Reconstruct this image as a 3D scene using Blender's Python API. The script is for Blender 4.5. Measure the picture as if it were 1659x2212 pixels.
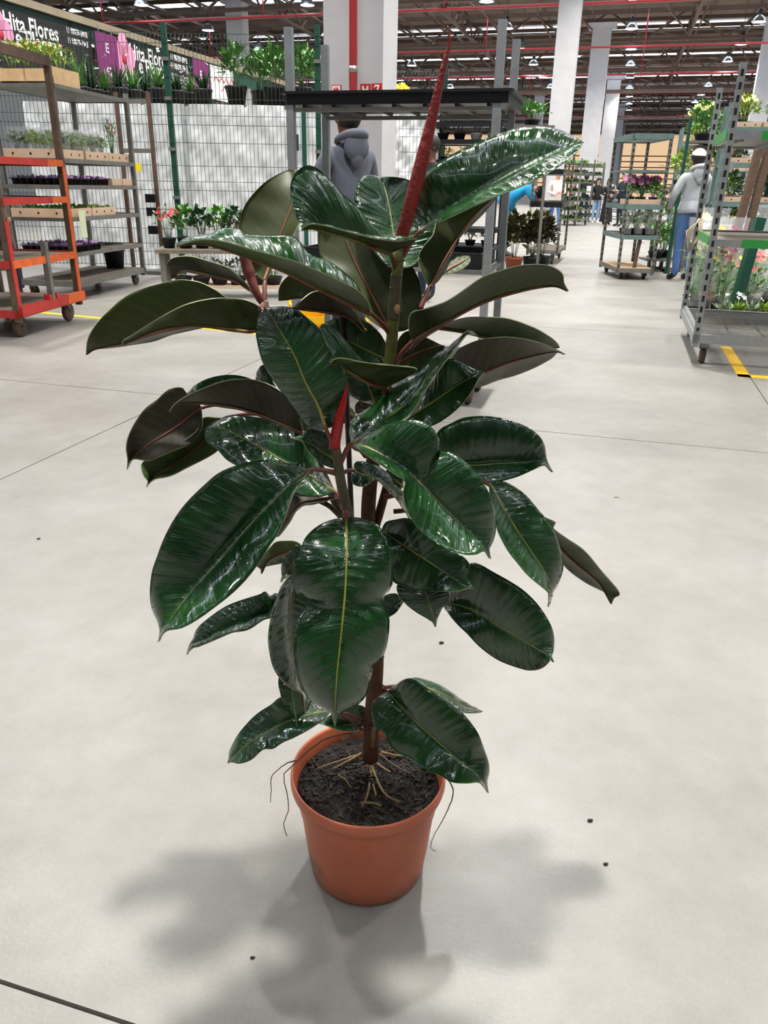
import bpy, bmesh, math, random
from mathutils import Vector, Matrix, Quaternion

# ------------------------------------------------------------------ camera, world, exposure
for o in list(bpy.data.objects):
    bpy.data.objects.remove(o)
scene = bpy.context.scene
COL = scene.collection
FPX, CAM_H = 1662.0, 1.2
PITCH, ROLL = math.radians(23.0), math.radians(1.0)
_fwd = Vector((0, math.cos(PITCH), -math.sin(PITCH)))
_r0 = Vector((1, 0, 0)); _u0 = Vector((0, math.sin(PITCH), math.cos(PITCH)))
_right = _r0 * math.cos(ROLL) + _u0 * math.sin(ROLL)
_up = -_r0 * math.sin(ROLL) + _u0 * math.cos(ROLL)
CAMP = Vector((0, 0, CAM_H))
cd = bpy.data.cameras.new('camera'); cam = bpy.data.objects.new('camera', cd); COL.objects.link(cam)
cam.matrix_world = Matrix(((_right.x, _up.x, -_fwd.x, 0), (_right.y, _up.y, -_fwd.y, 0), (_right.z, _up.z, -_fwd.z, CAM_H), (0, 0, 0, 1)))
cd.sensor_fit = 'VERTICAL'; cd.sensor_height = 36.0; cd.lens = FPX / 2212.0 * 36.0
cd.clip_end = 500; cd.clip_start = 0.05
scene.camera = cam
vs = scene.view_settings
vs.view_transform = 'Standard'; vs.look = 'None'; vs.gamma = 1.0; vs.exposure = 0.25; vs.use_curve_mapping = False
world = bpy.data.worlds.new('hall_daylight'); scene.world = world; world.use_nodes = True
world.node_tree.nodes['Background'].inputs[0].default_value = (0.93, 0.97, 1.0, 1)
world.node_tree.nodes['Background'].inputs[1].default_value = 0.16
LAMP_E, SKYLIGHT_E = 30.0, 5.5
SPOT_AISLE, SPOT_NEAR, SPOT_HALL = 2250.0, 330.0, 2150.0      # lamp over the plant, its dimmer neighbours, the rest of the hall


def ray(px, py):
    return _fwd + _right * ((px - 829.5) / FPX) - _up * ((py - 1106.0) / FPX)
def at(px, py, Y):
    d = ray(px, py); return CAMP + d * (Y / d.y)
def fl(px, py, z=0.0):
    d = ray(px, py); return CAMP + d * ((z - CAM_H) / d.z)
AX = math.radians(15.8)                       # heading of the hall
SA = Vector((math.sin(AX), math.cos(AX), 0)); TB = Vector((math.cos(AX), -math.sin(AX), 0))
def hall(s, t, z=0.0):
    return SA * s + TB * t + Vector((0, 0, z))

# ------------------------------------------------------------------ materials
MATS = {}
def _lin(c):
    return tuple(((v / 255.0) / 12.92 if v / 255.0 <= 0.04045 else ((v / 255.0 + 0.055) / 1.055) ** 2.4) for v in c) + (1.0,)
def mat(name, rgb, rough=0.6, metal=0.0, var=0.0, scale=8.0, bump=0.0, bscale=40.0, emit=0.0, trans=0.0, coat=0.0, spec=0.5, alpha=1.0):
    if name in MATS: return MATS[name]
    m = bpy.data.materials.new(name); m.use_nodes = True
    nt = m.node_tree; b = nt.nodes['Principled BSDF']; col = _lin(rgb)
    b.inputs['Base Color'].default_value = col
    b.inputs['Roughness'].default_value = rough; b.inputs['Metallic'].default_value = metal
    b.inputs['Specular IOR Level'].default_value = spec
    if coat: b.inputs['Coat Weight'].default_value = coat; b.inputs['Coat Roughness'].default_value = 0.08
    if trans: b.inputs['Transmission Weight'].default_value = trans
    if alpha < 1: b.inputs['Alpha'].default_value = alpha
    if emit: b.inputs['Emission Color'].default_value = col; b.inputs['Emission Strength'].default_value = emit
    if var or bump:
        tc = nt.nodes.new('ShaderNodeTexCoord')
    if var:
        n = nt.nodes.new('ShaderNodeTexNoise'); n.inputs['Scale'].default_value = scale; n.inputs['Detail'].default_value = 5; n.inputs['Roughness'].default_value = 0.65
        nt.links.new(tc.outputs['Object'], n.inputs['Vector'])
        r = nt.nodes.new('ShaderNodeValToRGB'); r.color_ramp.elements[0].position = 0.3; r.color_ramp.elements[1].position = 0.7
        r.color_ramp.elements[0].color = tuple(v * (1 - var) for v in col[:3]) + (1,)
        r.color_ramp.elements[1].color = tuple(min(1, v * (1 + var)) for v in col[:3]) + (1,)
        nt.links.new(n.outputs['Fac'], r.inputs['Fac']); nt.links.new(r.outputs['Color'], b.inputs['Base Color'])
    if bump:
        n2 = nt.nodes.new('ShaderNodeTexNoise'); n2.inputs['Scale'].default_value = bscale; n2.inputs['Detail'].default_value = 4
        nt.links.new(tc.outputs['Object'], n2.inputs['Vector'])
        bp = nt.nodes.new('ShaderNodeBump'); bp.inputs['Strength'].default_value = bump; bp.inputs['Distance'].default_value = 0.01
        nt.links.new(n2.outputs['Fac'], bp.inputs['Height']); nt.links.new(bp.outputs['Normal'], b.inputs['Normal'])
    MATS[name] = m
    return m

# ------------------------------------------------------------------ mesh helpers
class MB:
    def __init__(s): s.v = []; s.f = []; s.m = []; s.sm = []
    def add(s, vs_, fs_, mi=0, sm=False):
        o = len(s.v); s.v += [tuple(v) for v in vs_]
        for f in fs_: s.f.append(tuple(i + o for i in f)); s.m.append(mi); s.sm.append(sm)
        return s
    def box(s, c, d, rz=0.0, mi=0, M=None):
        hx, hy, hz = d[0] / 2, d[1] / 2, d[2] / 2
        pts = [Vector((x * hx, y * hy, z * hz)) for z in (-1, 1) for y in (-1, 1) for x in (-1, 1)]
        R = M if M is not None else Matrix.Rotation(rz, 3, 'Z')
        pts = [R @ p + Vector(c) for p in pts]
        return s.add(pts, [(0, 2, 3, 1), (4, 5, 7, 6), (0, 1, 5, 4), (2, 6, 7, 3), (0, 4, 6, 2), (1, 3, 7, 5)], mi)
    def beam(s, a, b, w, h=None, mi=0):
        a = Vector(a); b = Vector(b); h = h or w; d = b - a; L = d.length
        if L < 1e-6: return s
        q = d.to_track_quat('X', 'Z').to_matrix()
        return s.box((a + b) / 2, (L, w, h), M=q, mi=mi)
    def tube(s, pts, rad, n=8, mi=0, cap=True, sm=True):
        pts = [Vector(p) for p in pts]; N = len(pts)
        if not isinstance(rad, (list, tuple)): rad = [rad] * N
        rings = []; up = None
        for i, p in enumerate(pts):
            t = (pts[min(i + 1, N - 1)] - pts[max(i - 1, 0)])
            if t.length < 1e-9: t = Vector((0, 0, 1))
            t.normalize()
            if up is None:
                up = Vector((0, 0, 1)) if abs(t.z) < 0.9 else Vector((1, 0, 0))
            x = up.cross(t)
            if x.length < 1e-6: x = Vector((1, 0, 0)).cross(t)
            x.normalize(); y = t.cross(x); up = y
            rings += [p + (x * math.cos(2 * math.pi * k / n) + y * math.sin(2 * math.pi * k / n)) * rad[i] for k in range(n)]
        fs = [(i * n + k, i * n + (k + 1) % n, (i + 1) * n + (k + 1) % n, (i + 1) * n + k) for i in range(N - 1) for k in range(n)]
        if cap: fs += [tuple(range(n - 1, -1, -1)), tuple((N - 1) * n + k for k in range(n))]
        return s.add(rings, fs, mi, sm)
    def lathe(s, prof, n=32, c=(0, 0, 0), mi=0, sm=True, R=None, cap=(False, False)):
        c = Vector(c); vs_ = []
        for r, z in prof:
            for k in range(n):
                a = 2 * math.pi * k / n; p = Vector((r * math.cos(a), r * math.sin(a), z))
                vs_.append((R @ p if R is not None else p) + c)
        fs = [(i * n + k, i * n + (k + 1) % n, (i + 1) * n + (k + 1) % n, (i + 1) * n + k) for i in range(len(prof) - 1) for k in range(n)]
        if cap[0]: fs.append(tuple(range(n - 1, -1, -1)))
        if cap[1]: fs.append(tuple((len(prof) - 1) * n + k for k in range(n)))
        return s.add(vs_, fs, mi, sm)
    def ball(s, c, r, n=10, mi=0, R=None):
        if not isinstance(r, (tuple, list)): r = (r, r, r)
        m = max(4, n // 2); vs_ = []; c = Vector(c)
        for i in range(m + 1):
            th = math.pi * i / m
            for k in range(n):
                a = 2 * math.pi * k / n
                p = Vector((r[0] * math.sin(th) * math.cos(a), r[1] * math.sin(th) * math.sin(a), -r[2] * math.cos(th)))
                vs_.append((R @ p if R is not None else p) + c)
        fs = [(i * n + k, i * n + (k + 1) % n, (i + 1) * n + (k + 1) % n, (i + 1) * n + k) for i in range(m) for k in range(n)]
        return s.add(vs_, fs, mi, True)
    def quad(s, pts, mi=0): return s.add(pts, [tuple(range(len(pts)))], mi)
    def mesh(s, name, mats):
        me = bpy.data.meshes.new(name); me.from_pydata(s.v, [], s.f)
        for m in (mats if isinstance(mats, (list, tuple)) else [mats]): me.materials.append(m)
        me.polygons.foreach_set('material_index', s.m); me.polygons.foreach_set('use_smooth', s.sm)
        me.update(); return me
    def build(s, name, mats, parent=None):
        return link(name, s.mesh(name, mats), parent)

def link(name, data, parent=None, loc=None, rz=0.0):
    o = bpy.data.objects.new(name, data); COL.objects.link(o)
    if parent is not None: o.parent = parent
    if loc is not None: o.location = loc
    if rz: o.rotation_euler = (0, 0, rz)
    return o
def tag(o, label, cat=None, group=None, kind=None):
    if label: o['label'] = label
    if cat: o['category'] = cat
    if group: o['group'] = group
    if kind: o['kind'] = kind
    return o
def thing(name, label, cat, loc=(0, 0, 0), rz=0.0, group=None, kind=None):
    return tag(link(name, None, None, Vector(loc), rz), label, cat, group, kind)
def copy_tree(o, parent=None):
    c = o.copy(); COL.objects.link(c); c.parent = parent
    for ch in list(o.children): copy_tree(ch, c)
    return c
def catmull(pts, n, ease=False):
    """points evenly spread along a smooth curve through pts (tuples of any size)"""
    P = [tuple(map(float, p)) for p in pts]; dim = len(P[0])
    if len(P) == 1: return [P[0]] * n
    Q = [tuple(2 * P[0][k] - P[1][k] for k in range(dim))] + P + [tuple(2 * P[-1][k] - P[-2][k] for k in range(dim))]
    dense = []
    for i in range(1, len(Q) - 2):
        for j in range(12):
            t = j / 12.0; t2 = t * t; t3 = t2 * t
            dense.append(tuple(0.5 * (2 * Q[i][k] + (Q[i + 1][k] - Q[i - 1][k]) * t + (2 * Q[i - 1][k] - 5 * Q[i][k] + 4 * Q[i + 1][k] - Q[i + 2][k]) * t2 + (3 * Q[i][k] - Q[i - 1][k] - 3 * Q[i + 1][k] + Q[i + 2][k]) * t3) for k in range(dim)))
    dense.append(P[-1])
    acc = [0.0]
    for a, b in zip(dense, dense[1:]): acc.append(acc[-1] + math.sqrt(sum((x - y) ** 2 for x, y in zip(a, b))))
    out = []; j = 0
    for i in range(n):
        f = i / (n - 1.0)
        if ease: f = 0.35 * f + 0.65 * (0.5 - 0.5 * math.cos(math.pi * f))
        d = f * acc[-1]
        while j < len(acc) - 2 and acc[j + 1] < d: j += 1
        seg = acc[j + 1] - acc[j]; u = (d - acc[j]) / seg if seg > 1e-12 else 0.0
        out.append(tuple(x + (y - x) * u for x, y in zip(dense[j], dense[j + 1])))
    return out
def lerp_list(D, f):
    if len(D) == 1: return D[0]
    x = f * (len(D) - 1); i = min(int(x), len(D) - 2); return D[i] + (D[i + 1] - D[i]) * (x - i)
def text_mesh(body, size=1.0, extrude=0.0, bold=False):
    cu = bpy.data.curves.new('lettering', 'FONT'); cu.body = body; cu.size = size; cu.extrude = extrude
    cu.align_x = 'LEFT'; cu.resolution_u = 3
    if bold: cu.offset = size * 0.02
    tmp = bpy.data.objects.new('lettering', cu); COL.objects.link(tmp)
    bpy.context.view_layer.update()
    me = bpy.data.meshes.new_from_object(tmp.evaluated_get(bpy.context.evaluated_depsgraph_get()))
    bpy.data.objects.remove(tmp); bpy.data.curves.remove(cu)
    return me
ORD = ['first', 'second', 'third', 'fourth', 'fifth', 'sixth', 'seventh', 'eighth', 'ninth', 'tenth', 'eleventh', 'twelfth', 'thirteenth', 'fourteenth', 'fifteenth', 'sixteenth', 'seventeenth', 'eighteenth', 'nineteenth', 'twentieth']
# ------------------------------------------------------------------ floor
def concrete():
    m = bpy.data.materials.new('polished_concrete'); m.use_nodes = True; nt = m.node_tree; b = nt.nodes['Principled BSDF']
    g = nt.nodes.new('ShaderNodeNewGeometry')
    def noise(sc, det, ro=0.6):
        n = nt.nodes.new('ShaderNodeTexNoise'); n.inputs['Scale'].default_value = sc; n.inputs['Detail'].default_value = det; n.inputs['Roughness'].default_value = ro
        nt.links.new(g.outputs['Position'], n.inputs['Vector']); return n
    def ramp(src, p0, c0, p1, c1):
        r = nt.nodes.new('ShaderNodeValToRGB'); e = r.color_ramp.elements
        e[0].position = p0; e[0].color = c0; e[1].position = p1; e[1].color = c1
        nt.links.new(src, r.inputs['Fac']); return r
    def mix(a, c, fac, mode='MULTIPLY'):
        x = nt.nodes.new('ShaderNodeMix'); x.data_type = 'RGBA'; x.blend_type = mode; x.inputs[0].default_value = fac
        nt.links.new(a, x.inputs[6]); nt.links.new(c, x.inputs[7]); return x
    big = ramp(noise(1.3, 6, 0.62).outputs['Fac'], 0.3, (0.238, 0.223, 0.200, 1), 0.72, (0.312, 0.298, 0.273, 1))
    mid = ramp(noise(9, 6, 0.7).outputs['Fac'], 0.32, (0.86, 0.855, 0.84, 1), 0.66, (1, 1, 1, 1))
    fine = ramp(noise(160, 3, 0.6).outputs['Fac'], 0.3, (0.90, 0.90, 0.89, 1), 0.62, (1.0, 1.0, 1.0, 1))
    spots = ramp(noise(34, 2, 0.5).outputs['Fac'], 0.17, (0.6, 0.58, 0.55, 1), 0.23, (1, 1, 1, 1))
    c = mix(big.outputs['Color'], mid.outputs['Color'], 1.0)
    c = mix(c.outputs[2], fine.outputs['Color'], 0.8); c = mix(c.outputs[2], spots.outputs['Color'], 0.45)
    nt.links.new(c.outputs[2], b.inputs['Base Color'])
    rr = ramp(noise(2.2, 5).outputs['Fac'], 0.3, (0.30, 0.30, 0.30, 1), 0.7, (0.46, 0.46, 0.46, 1))
    nt.links.new(rr.outputs['Color'], b.inputs['Roughness']); b.inputs['Specular IOR Level'].default_value = 0.5
    bp = nt.nodes.new('ShaderNodeBump'); bp.inputs['Strength'].default_value = 0.10; bp.inputs['Distance'].default_value = 0.004
    nt.links.new(noise(120, 4).outputs['Fac'], bp.inputs['Height']); nt.links.new(bp.outputs['Normal'], b.inputs['Normal'])
    return m
M_FLOOR = concrete()
M_JOINT = mat('joint_filler', (104, 88, 70), 0.9, var=0.35, scale=30)
fb = MB()
p = [hall(-14, -60, -0.012), hall(-14, 70, -0.012), hall(150, 70, -0.012), hall(150, -60, -0.012)]
fb.quad(p)
floor = fb.build('floor', M_JOINT); tag(floor, 'pale beige polished concrete floor of the market hall', kind='structure')
S0, T0, DS, DT, GAP = 0.65, 1.0, 3.4, 3.45, 0.007
sl = MB().box((0, 0, -0.006), (DT - GAP, DS - GAP, 0.012)); slab_me = sl.mesh('slab', M_FLOOR)
I0, I1, J0, J1 = -3, 7, -5, 6
for i in range(I0, I1):
    for j in range(J0, J1):
        c = hall(S0 + (i + 0.5) * DS, T0 + (j + 0.5) * DT)
        o = link('slab', slab_me, floor, c, -AX)
far = MB()
sA, sB, tA, tB = S0 + I0 * DS, S0 + I1 * DS, T0 + J0 * DT, T0 + J1 * DT
for (a, b_, c, d) in ((sB, 150, -60, 70), (-14, sA, -60, 70), (sA, sB, -60, tA), (sA, sB, tB, 70)):
    far.box(tuple(hall((a + b_) / 2, (c + d) / 2, -0.006)), (d - c, b_ - a, 0.012), rz=-AX)
far.build('far_slabs', M_FLOOR, floor)

# painted yellow lines on the floor
M_YEL = mat('yellow_floor_paint', (238, 190, 38), 0.55, var=0.15, scale=20)
def floor_line(pts, w, label):
    mb = MB()
    for a, b_ in zip(pts, pts[1:]):
        a = Vector(a); b_ = Vector(b_); d = (b_ - a).normalized()
        mb.beam(a - d * w / 2 + Vector((0, 0, 0.001)), b_ + d * w / 2 + Vector((0, 0, 0.001)), w, 0.002)
    tag(mb.build('floor_marking', M_YEL), label, 'floor marking')
floor_line([fl(-120, 655), fl(430, 708), fl(760, 742)], 0.07, 'yellow painted line on the floor running behind the orange trolley')
c0 = fl(1607, 812); floor_line([c0 + SA * 1.1, c0, c0 + TB * 1.6], 0.085, 'yellow painted corner line on the floor under the galvanised trolley')

# ------------------------------------------------------------------ roof, trusses, skylights, lamps, pipes
ROOF = 9.3
M_ROOF = mat('corrugated_roof', (124, 110, 97), 0.7, var=0.2, scale=0.5)
M_STEEL = mat('dark_painted_steel', (100, 80, 67), 0.55, var=0.15, scale=2)
M_STEELL = mat('grey_beam_steel', (128, 120, 110), 0.55, var=0.15, scale=2)
M_SKY = mat('translucent_skylight', (218, 234, 255), 0.5, emit=SKYLIGHT_E)
M_RED = mat('red_pipe_paint', (196, 56, 62), 0.4, var=0.08, scale=3)
rf = MB().box(tuple(hall(62, 5, ROOF + 0.1)), (130, 152, 0.1), rz=-AX)
roof = tag(rf.build('ceiling', M_ROOF), 'dark corrugated metal roof of the hall', kind='structure')
rib = MB(); 
for k in range(-30, 34):
    rib.beam(hall(-13, 5 + k * 2.0, ROOF + 0.0), hall(137, 5 + k * 2.0, ROOF + 0.0), 0.10, 0.08)
o = rib.build('roof_ribs', M_ROOF, roof)
sky_s = [-10.5 + 10.0 * k for k in range(0, 14)]
n_sky = 0
for s in sky_s:
    for (t0, t1) in ((-58, -26), (-24, -4), (-3, 16), (19, 44)):
        if s < 26 and (t0 < -30 or t1 > 40): continue
        m_ = MB().box((0, 0, 0), (t1 - t0, 0.5 if s < 26 else 0.9, 0.05))
        o = m_.build('skylight', M_SKY, roof); o.location = hall(s + 0.6, (t0 + t1) / 2, ROOF - 0.06); o.rotation_euler.z = -AX

TR_N = 0
def truss(a, b, zt, zb, n, w, name, label, matl, parent_kind=True):
    """lattice girder with chords and zigzag web"""
    global TR_N
    TR_N += 1
    a = Vector(a); b = Vector(b); d = b - a; L = d.length; rz = math.atan2(d.y, d.x)
    e = thing('roof_truss', label, None, (a + b) / 2, rz, kind='structure')
    MB().box((0, 0, zt), (L, w, w)).build('top_chord', matl, e)
    MB().box((0, 0, zb), (L, w * 1.25, w)).build('bottom_chord', matl, e)
    st = L / n; h = zt - zb
    key = ('web', round(st, 3), round(h, 3), w)
    if key not in MATS:
        MATS[key] = MB().beam((-st / 2, 0, zb), (0, 0, zt), w * 0.7).beam((0, 0, zt), (st / 2, 0, zb), w * 0.7).mesh('web_member', matl)
    for i in range(n):
        link('web_member', MATS[key], e, (-L / 2 + (i + 0.5) * st, 0, 0))
    return e
for k, s in enumerate([30 + 10.0 * i for i in range(0, 9)]):
    truss(hall(s + 4, -46), hall(s + 4, 46), 8.95, 7.75, 26, 0.13, 'roof_truss', 'cross truss of dark steel lattice, %s along the hall roof' % ORD[k], M_STEEL)
for k, t in enumerate([-40, -32, -24, -16, -8.5, 2.0, 8, 16, 24, 32, 40]):
    truss(hall(24, t), hall(118, t), 8.9, 8.1, 40, 0.10, 'roof_truss', 'lengthwise steel lattice truss under the roof, %s from the left' % ORD[k], M_STEEL)
# purlin braces hanging between trusses
pb = MB(); rnd = random.Random(5)
for i in range(9):
    s = 30 + 10 * i
    for t in range(-44, 45, 4):
        pb.beam(hall(s - 1, t, 8.9), hall(s + 4, t + 2, 7.8), 0.06); pb.beam(hall(s + 9, t, 8.9), hall(s + 4, t + 2, 7.8), 0.06)
tag(pb.build('trim_1', M_STEEL), 'thin diagonal steel braces between the roof trusses', kind='structure')
for i, s in enumerate([31.5, 40.6, 49.8, 58.9, 77.0]):
    z = 7.0
    mb = MB().tube([hall(s, -30, z), hall(s, 40, z)], 0.042, 8)
    e = thing('sprinkler_pipe', 'red sprinkler main crossing below the roof, %s from the front' % ['first', 'second', 'third', 'fourth', 'fifth'][i], 'pipe', hall(s, 5, z))
    o = mb.build('pipe', M_RED, e); o.location = -hall(s, 5, z)
    for t in range(-28, 40, 7):
        q = MB().tube([hall(s, t, z), hall(s, t, z + 1.3)], 0.03, 6).build('hanger_pipe', M_RED, e); q.location = -hall(s, 5, z)
pu = MB()
for k in range(52):
    s = 27 + 2.0 * k
    pu.beam(hall(s, -46, 8.75), hall(s, 46, 8.75), 0.07, 0.16)
    if k % 2 == 0: pu.beam(hall(s + 1, -46, 8.15), hall(s + 1, 46, 8.15), 0.035, 0.035)
for k in range(-18, 19):
    pu.beam(hall(27, 2.4 * k, 8.5), hall(122, 2.4 * k, 8.5), 0.05, 0.10)
pu.build('purlins', M_STEEL, roof)
# a long beam at the front of the hall and cable trays
for i, (s, z, w) in enumerate(((47, 8.05, 0.35), (58, 7.0, 0.22), (74, 6.6, 0.2))):
    tag(MB().beam(hall(s, -40, z), hall(s, 44, z), w, w * 0.8).build('trim_%d' % (i + 2), M_STEELL), 'grey steel beam crossing the hall under the roof', kind='structure')

M_LENS = mat('lamp_lens', (236, 246, 255), 0.4, emit=LAMP_E)
M_LENSH = mat('lamp_reflector', (190, 196, 200), 0.3, metal=0.8)
M_DARK = mat('dark_grey_metal', (60, 60, 60), 0.5)
n_l = 0; SPOTS = {}
lens_me = MB().lathe([(0.0, 0.0), (0.24, 0.0), (0.245, 0.02), (0.0, 0.03)], 14).mesh('lens', M_LENS)
shade_me = MB().lathe([(0.27, 0.0), (0.25, 0.10), (0.16, 0.20), (0.09, 0.24)], 14).mesh('reflector', M_LENSH)
gear_me = MB().lathe([(0.09, 0.23), (0.09, 0.45), (0.04, 0.48)], 10, cap=(True, True)).mesh('gear_box', M_DARK)
rod_me = MB().tube([(0, 0, 0.45), (0, 0, 1.80)], 0.012, 5).mesh('hanger_rod', M_DARK)
LAMP_ROWS = ((-19.0, 31.2), (-12.6, 32.5), (-5.8, 33.2), (-0.62, 34.2), (4.3, 39.0), (10.0, 36.0), (16.0, 36.0))
for r_i, (t, sref) in enumerate(LAMP_ROWS):
    k0 = int((sref + 6) // 5.4)
    for k in range(-k0, 12):
        s = sref + 5.4 * k
        if s > 78: continue
        if (t < -13 or t > 9) and s < 8: continue
        row = ['far left', 'second left', 'third left', 'middle', 'first right', 'second right', 'far right'][r_i]
        lab = 'round high-bay lamp, %s from the near end of the %s row under the roof' % (ORD[k + k0], row)
        e = thing('high_bay_lamp', lab, 'lamp', hall(s, t, 7.5), 0, 'high-bay lamps under the roof'); n_l += 1
        if s < 62 and -14 < t < 12:
            key = 'aisle' if (r_i == 3 and 0 < s < 4) else ('near' if s < 4.5 else 'hall')
            if key not in SPOTS:
                ld = bpy.data.lights.new('lamp_beam', 'SPOT'); SPOTS[key] = ld
                ld.energy = {'aisle': SPOT_AISLE, 'near': SPOT_NEAR, 'hall': SPOT_HALL}[key]; ld.spot_size = math.radians(138); ld.spot_blend = 1.0; ld.shadow_soft_size = 0.22; ld.color = (1.0, 0.97, 0.925)
            ld = SPOTS[key]
            lo = link('lamp_beam', ld, e); lo.location = (0, 0, -0.03)
        for nm, me in (('lens', lens_me), ('reflector', shade_me), ('gear_box', gear_me), ('hanger_rod', rod_me)): link(nm, me, e)

M_BACKDROP = mat('unseen_dark_backdrop', (64, 70, 60), 0.9, var=0.4, scale=1.2)
wb = MB().box(tuple(hall(-6.5, 0, 1.9)), (60, 0.1, 3.8), rz=-AX)  # unseen dark screen, added so glossy leaves reflect less bright floor
tag(wb.build('added_backdrop', M_BACKDROP), 'unseen dark backdrop added behind the camera to darken leaf reflections', kind='structure')
# far end wall and side wall of the hall
M_WALL = mat('cream_panels_added_glow', (240, 206, 164), 0.8, emit=0.75)  # emission added to brighten the dim far wall, no lamp behind it
M_WALLD = mat('wall_rib', (205, 160, 122), 0.8)
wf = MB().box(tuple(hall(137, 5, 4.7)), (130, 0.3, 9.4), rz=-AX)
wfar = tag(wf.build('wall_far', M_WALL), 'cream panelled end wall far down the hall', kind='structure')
wr = MB()
for z in (1.2, 2.0, 2.8, 3.6, 4.4, 5.2, 6.0): wr.box(tuple(hall(136.8, 5, z)), (130, 0.12, 0.16), rz=-AX)
wr.build('wall_panel_ribs', M_WALLD, wfar)

# ------------------------------------------------------------------ columns
M_COL = mat('painted_concrete_column', (196, 195, 197), 0.75, var=0.10, scale=1.5, bump=0.15, bscale=25)
def column(c, w, d, label, n):
    e = thing('column', label, None, (c[0], c[1], 0), -AX, kind='structure')
    MB().box((0, 0, 4.05), (w, d, 8.1)).build('shaft', M_COL, e)
    MB().box((0, 0, 8.2), (w * 1.5, d * 1.2, 0.2)).build('corbel', M_COL, e)
    return e
c1 = at(779, 401, 7.3)
column(c1, 0.50, 0.42, 'wide white concrete column with a red fire pipe behind the black-topped trolley', 1)
for i, (px, Y, w) in enumerate(((1196, 25.5, 0.62), (1264, 42, 0.85), (1300, 60, 0.9), (1318, 78, 0.9), (1326, 96, 0.9))):
    c = at(px, 408, Y); column(c, w, w * 0.8, 'white concrete column, %s of the row receding down the right aisle' % ['nearest', 'second', 'third', 'fourth', 'fifth'][i], i + 2)
for i, (px, Y) in enumerate(((530, 38), (1150, 70), (1610, 40))):
    c = at(px, 400, Y); column(c, 0.75, 0.6, ['grey concrete column beyond the left wire fence', 'small far concrete column seen above the black shelving', 'far concrete column at the right edge above the flower stalls'][i], i + 8)

# red fire pipe on the near column, with clamps, and signs
cR = Matrix.Rotation(-AX, 3, 'Z')
def col1(x, y, z): return Vector((c1.x, c1.y, 0)) + cR @ Vector((x, y, z))
fx = cR.inverted() @ (at(759, 401, 7.0) - Vector((c1.x, c1.y, 0)))
e = thing('fire_pipe', 'red vertical fire water pipe fixed to the wide white column', 'pipe', col1(fx.x, -0.26, 0), 0)
MB().tube([(0, 0, 0.02), (0, 0, 8.0)], 0.032, 14).build('pipe', M_RED, e)
M_ZINC = mat('zinc_clamp', (176, 176, 172), 0.35, metal=0.7)
for z in (2.05, 4.2, 0.8):
    MB().lathe([(0.033, -0.022), (0.037, -0.022), (0.037, 0.022), (0.033, 0.022)], 16, (0, 0, z)).build('pipe_clamp', M_ZINC, e)
M_SIGNR = mat('sign_red', (190, 36, 40), 0.5); M_SIGNW = mat('sign_white', (240, 236, 230), 0.5)
def sign(px0, px1, py, label, kind):
    a = at(px0, py, 7.02); b_ = at(px1, py, 7.02); w = (b_ - a).length; c = (a + b_) / 2
    lx = (cR.inverted() @ (c - Vector((c1.x, c1.y, 0)))).x
    e = thing('safety_sign', label, 'sign', col1(lx, -0.222, c.z - w / 2), -AX)
    if kind == 'ring':
        MB().box((0, 0, 0), (w, 0.01, w)).build('board', M_SIGNR, e); MB().box((0, -0.006, 0), (w * 0.86, 0.004, w * 0.86)).build('panel', M_SIGNW, e)
        MB().lathe([(0, 0), (w * 0.28, 0), (w * 0.28, 0.004), (0, 0.004)], 20, (0, -0.010, 0), R=Matrix.Rotation(math.pi / 2, 3, 'X')).build('symbol', M_SIGNR, e)
    else:
        MB().box((0, 0, 0), (w, 0.01, w)).build('board', M_SIGNR, e)
        mb = MB()
        if kind == 'H':
            for sx in (-1, 1): mb.box((sx * w * 0.22, -0.007, 0), (w * 0.16, 0.004, w * 0.66))
            mb.box((0, -0.007, 0), (w * 0.4, 0.004, w * 0.14))
        else:
            mb.tube([(-w * .28, -0.007, w * .12), (-w * .1, -0.007, w * .3), (w * .2, -0.007, w * .3), (w * .05, -0.007, w * .05), (w * .22, -0.007, -w * .12), (0, -0.007, -w * .3), (-w * .2, -0.007, -w * .2)], w * 0.09, 6)
        mb.build('symbol', M_SIGNW, e)
sign(706, 728, 180, 'white square sign with red border and red disc left of the fire pipe', 'ring')
sign(775, 798, 180, 'red square sign with a white H right of the fire pipe', 'H')
sign(802, 825, 180, 'red square sign with a white curled hose symbol right of the H sign', 'hose')
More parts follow.
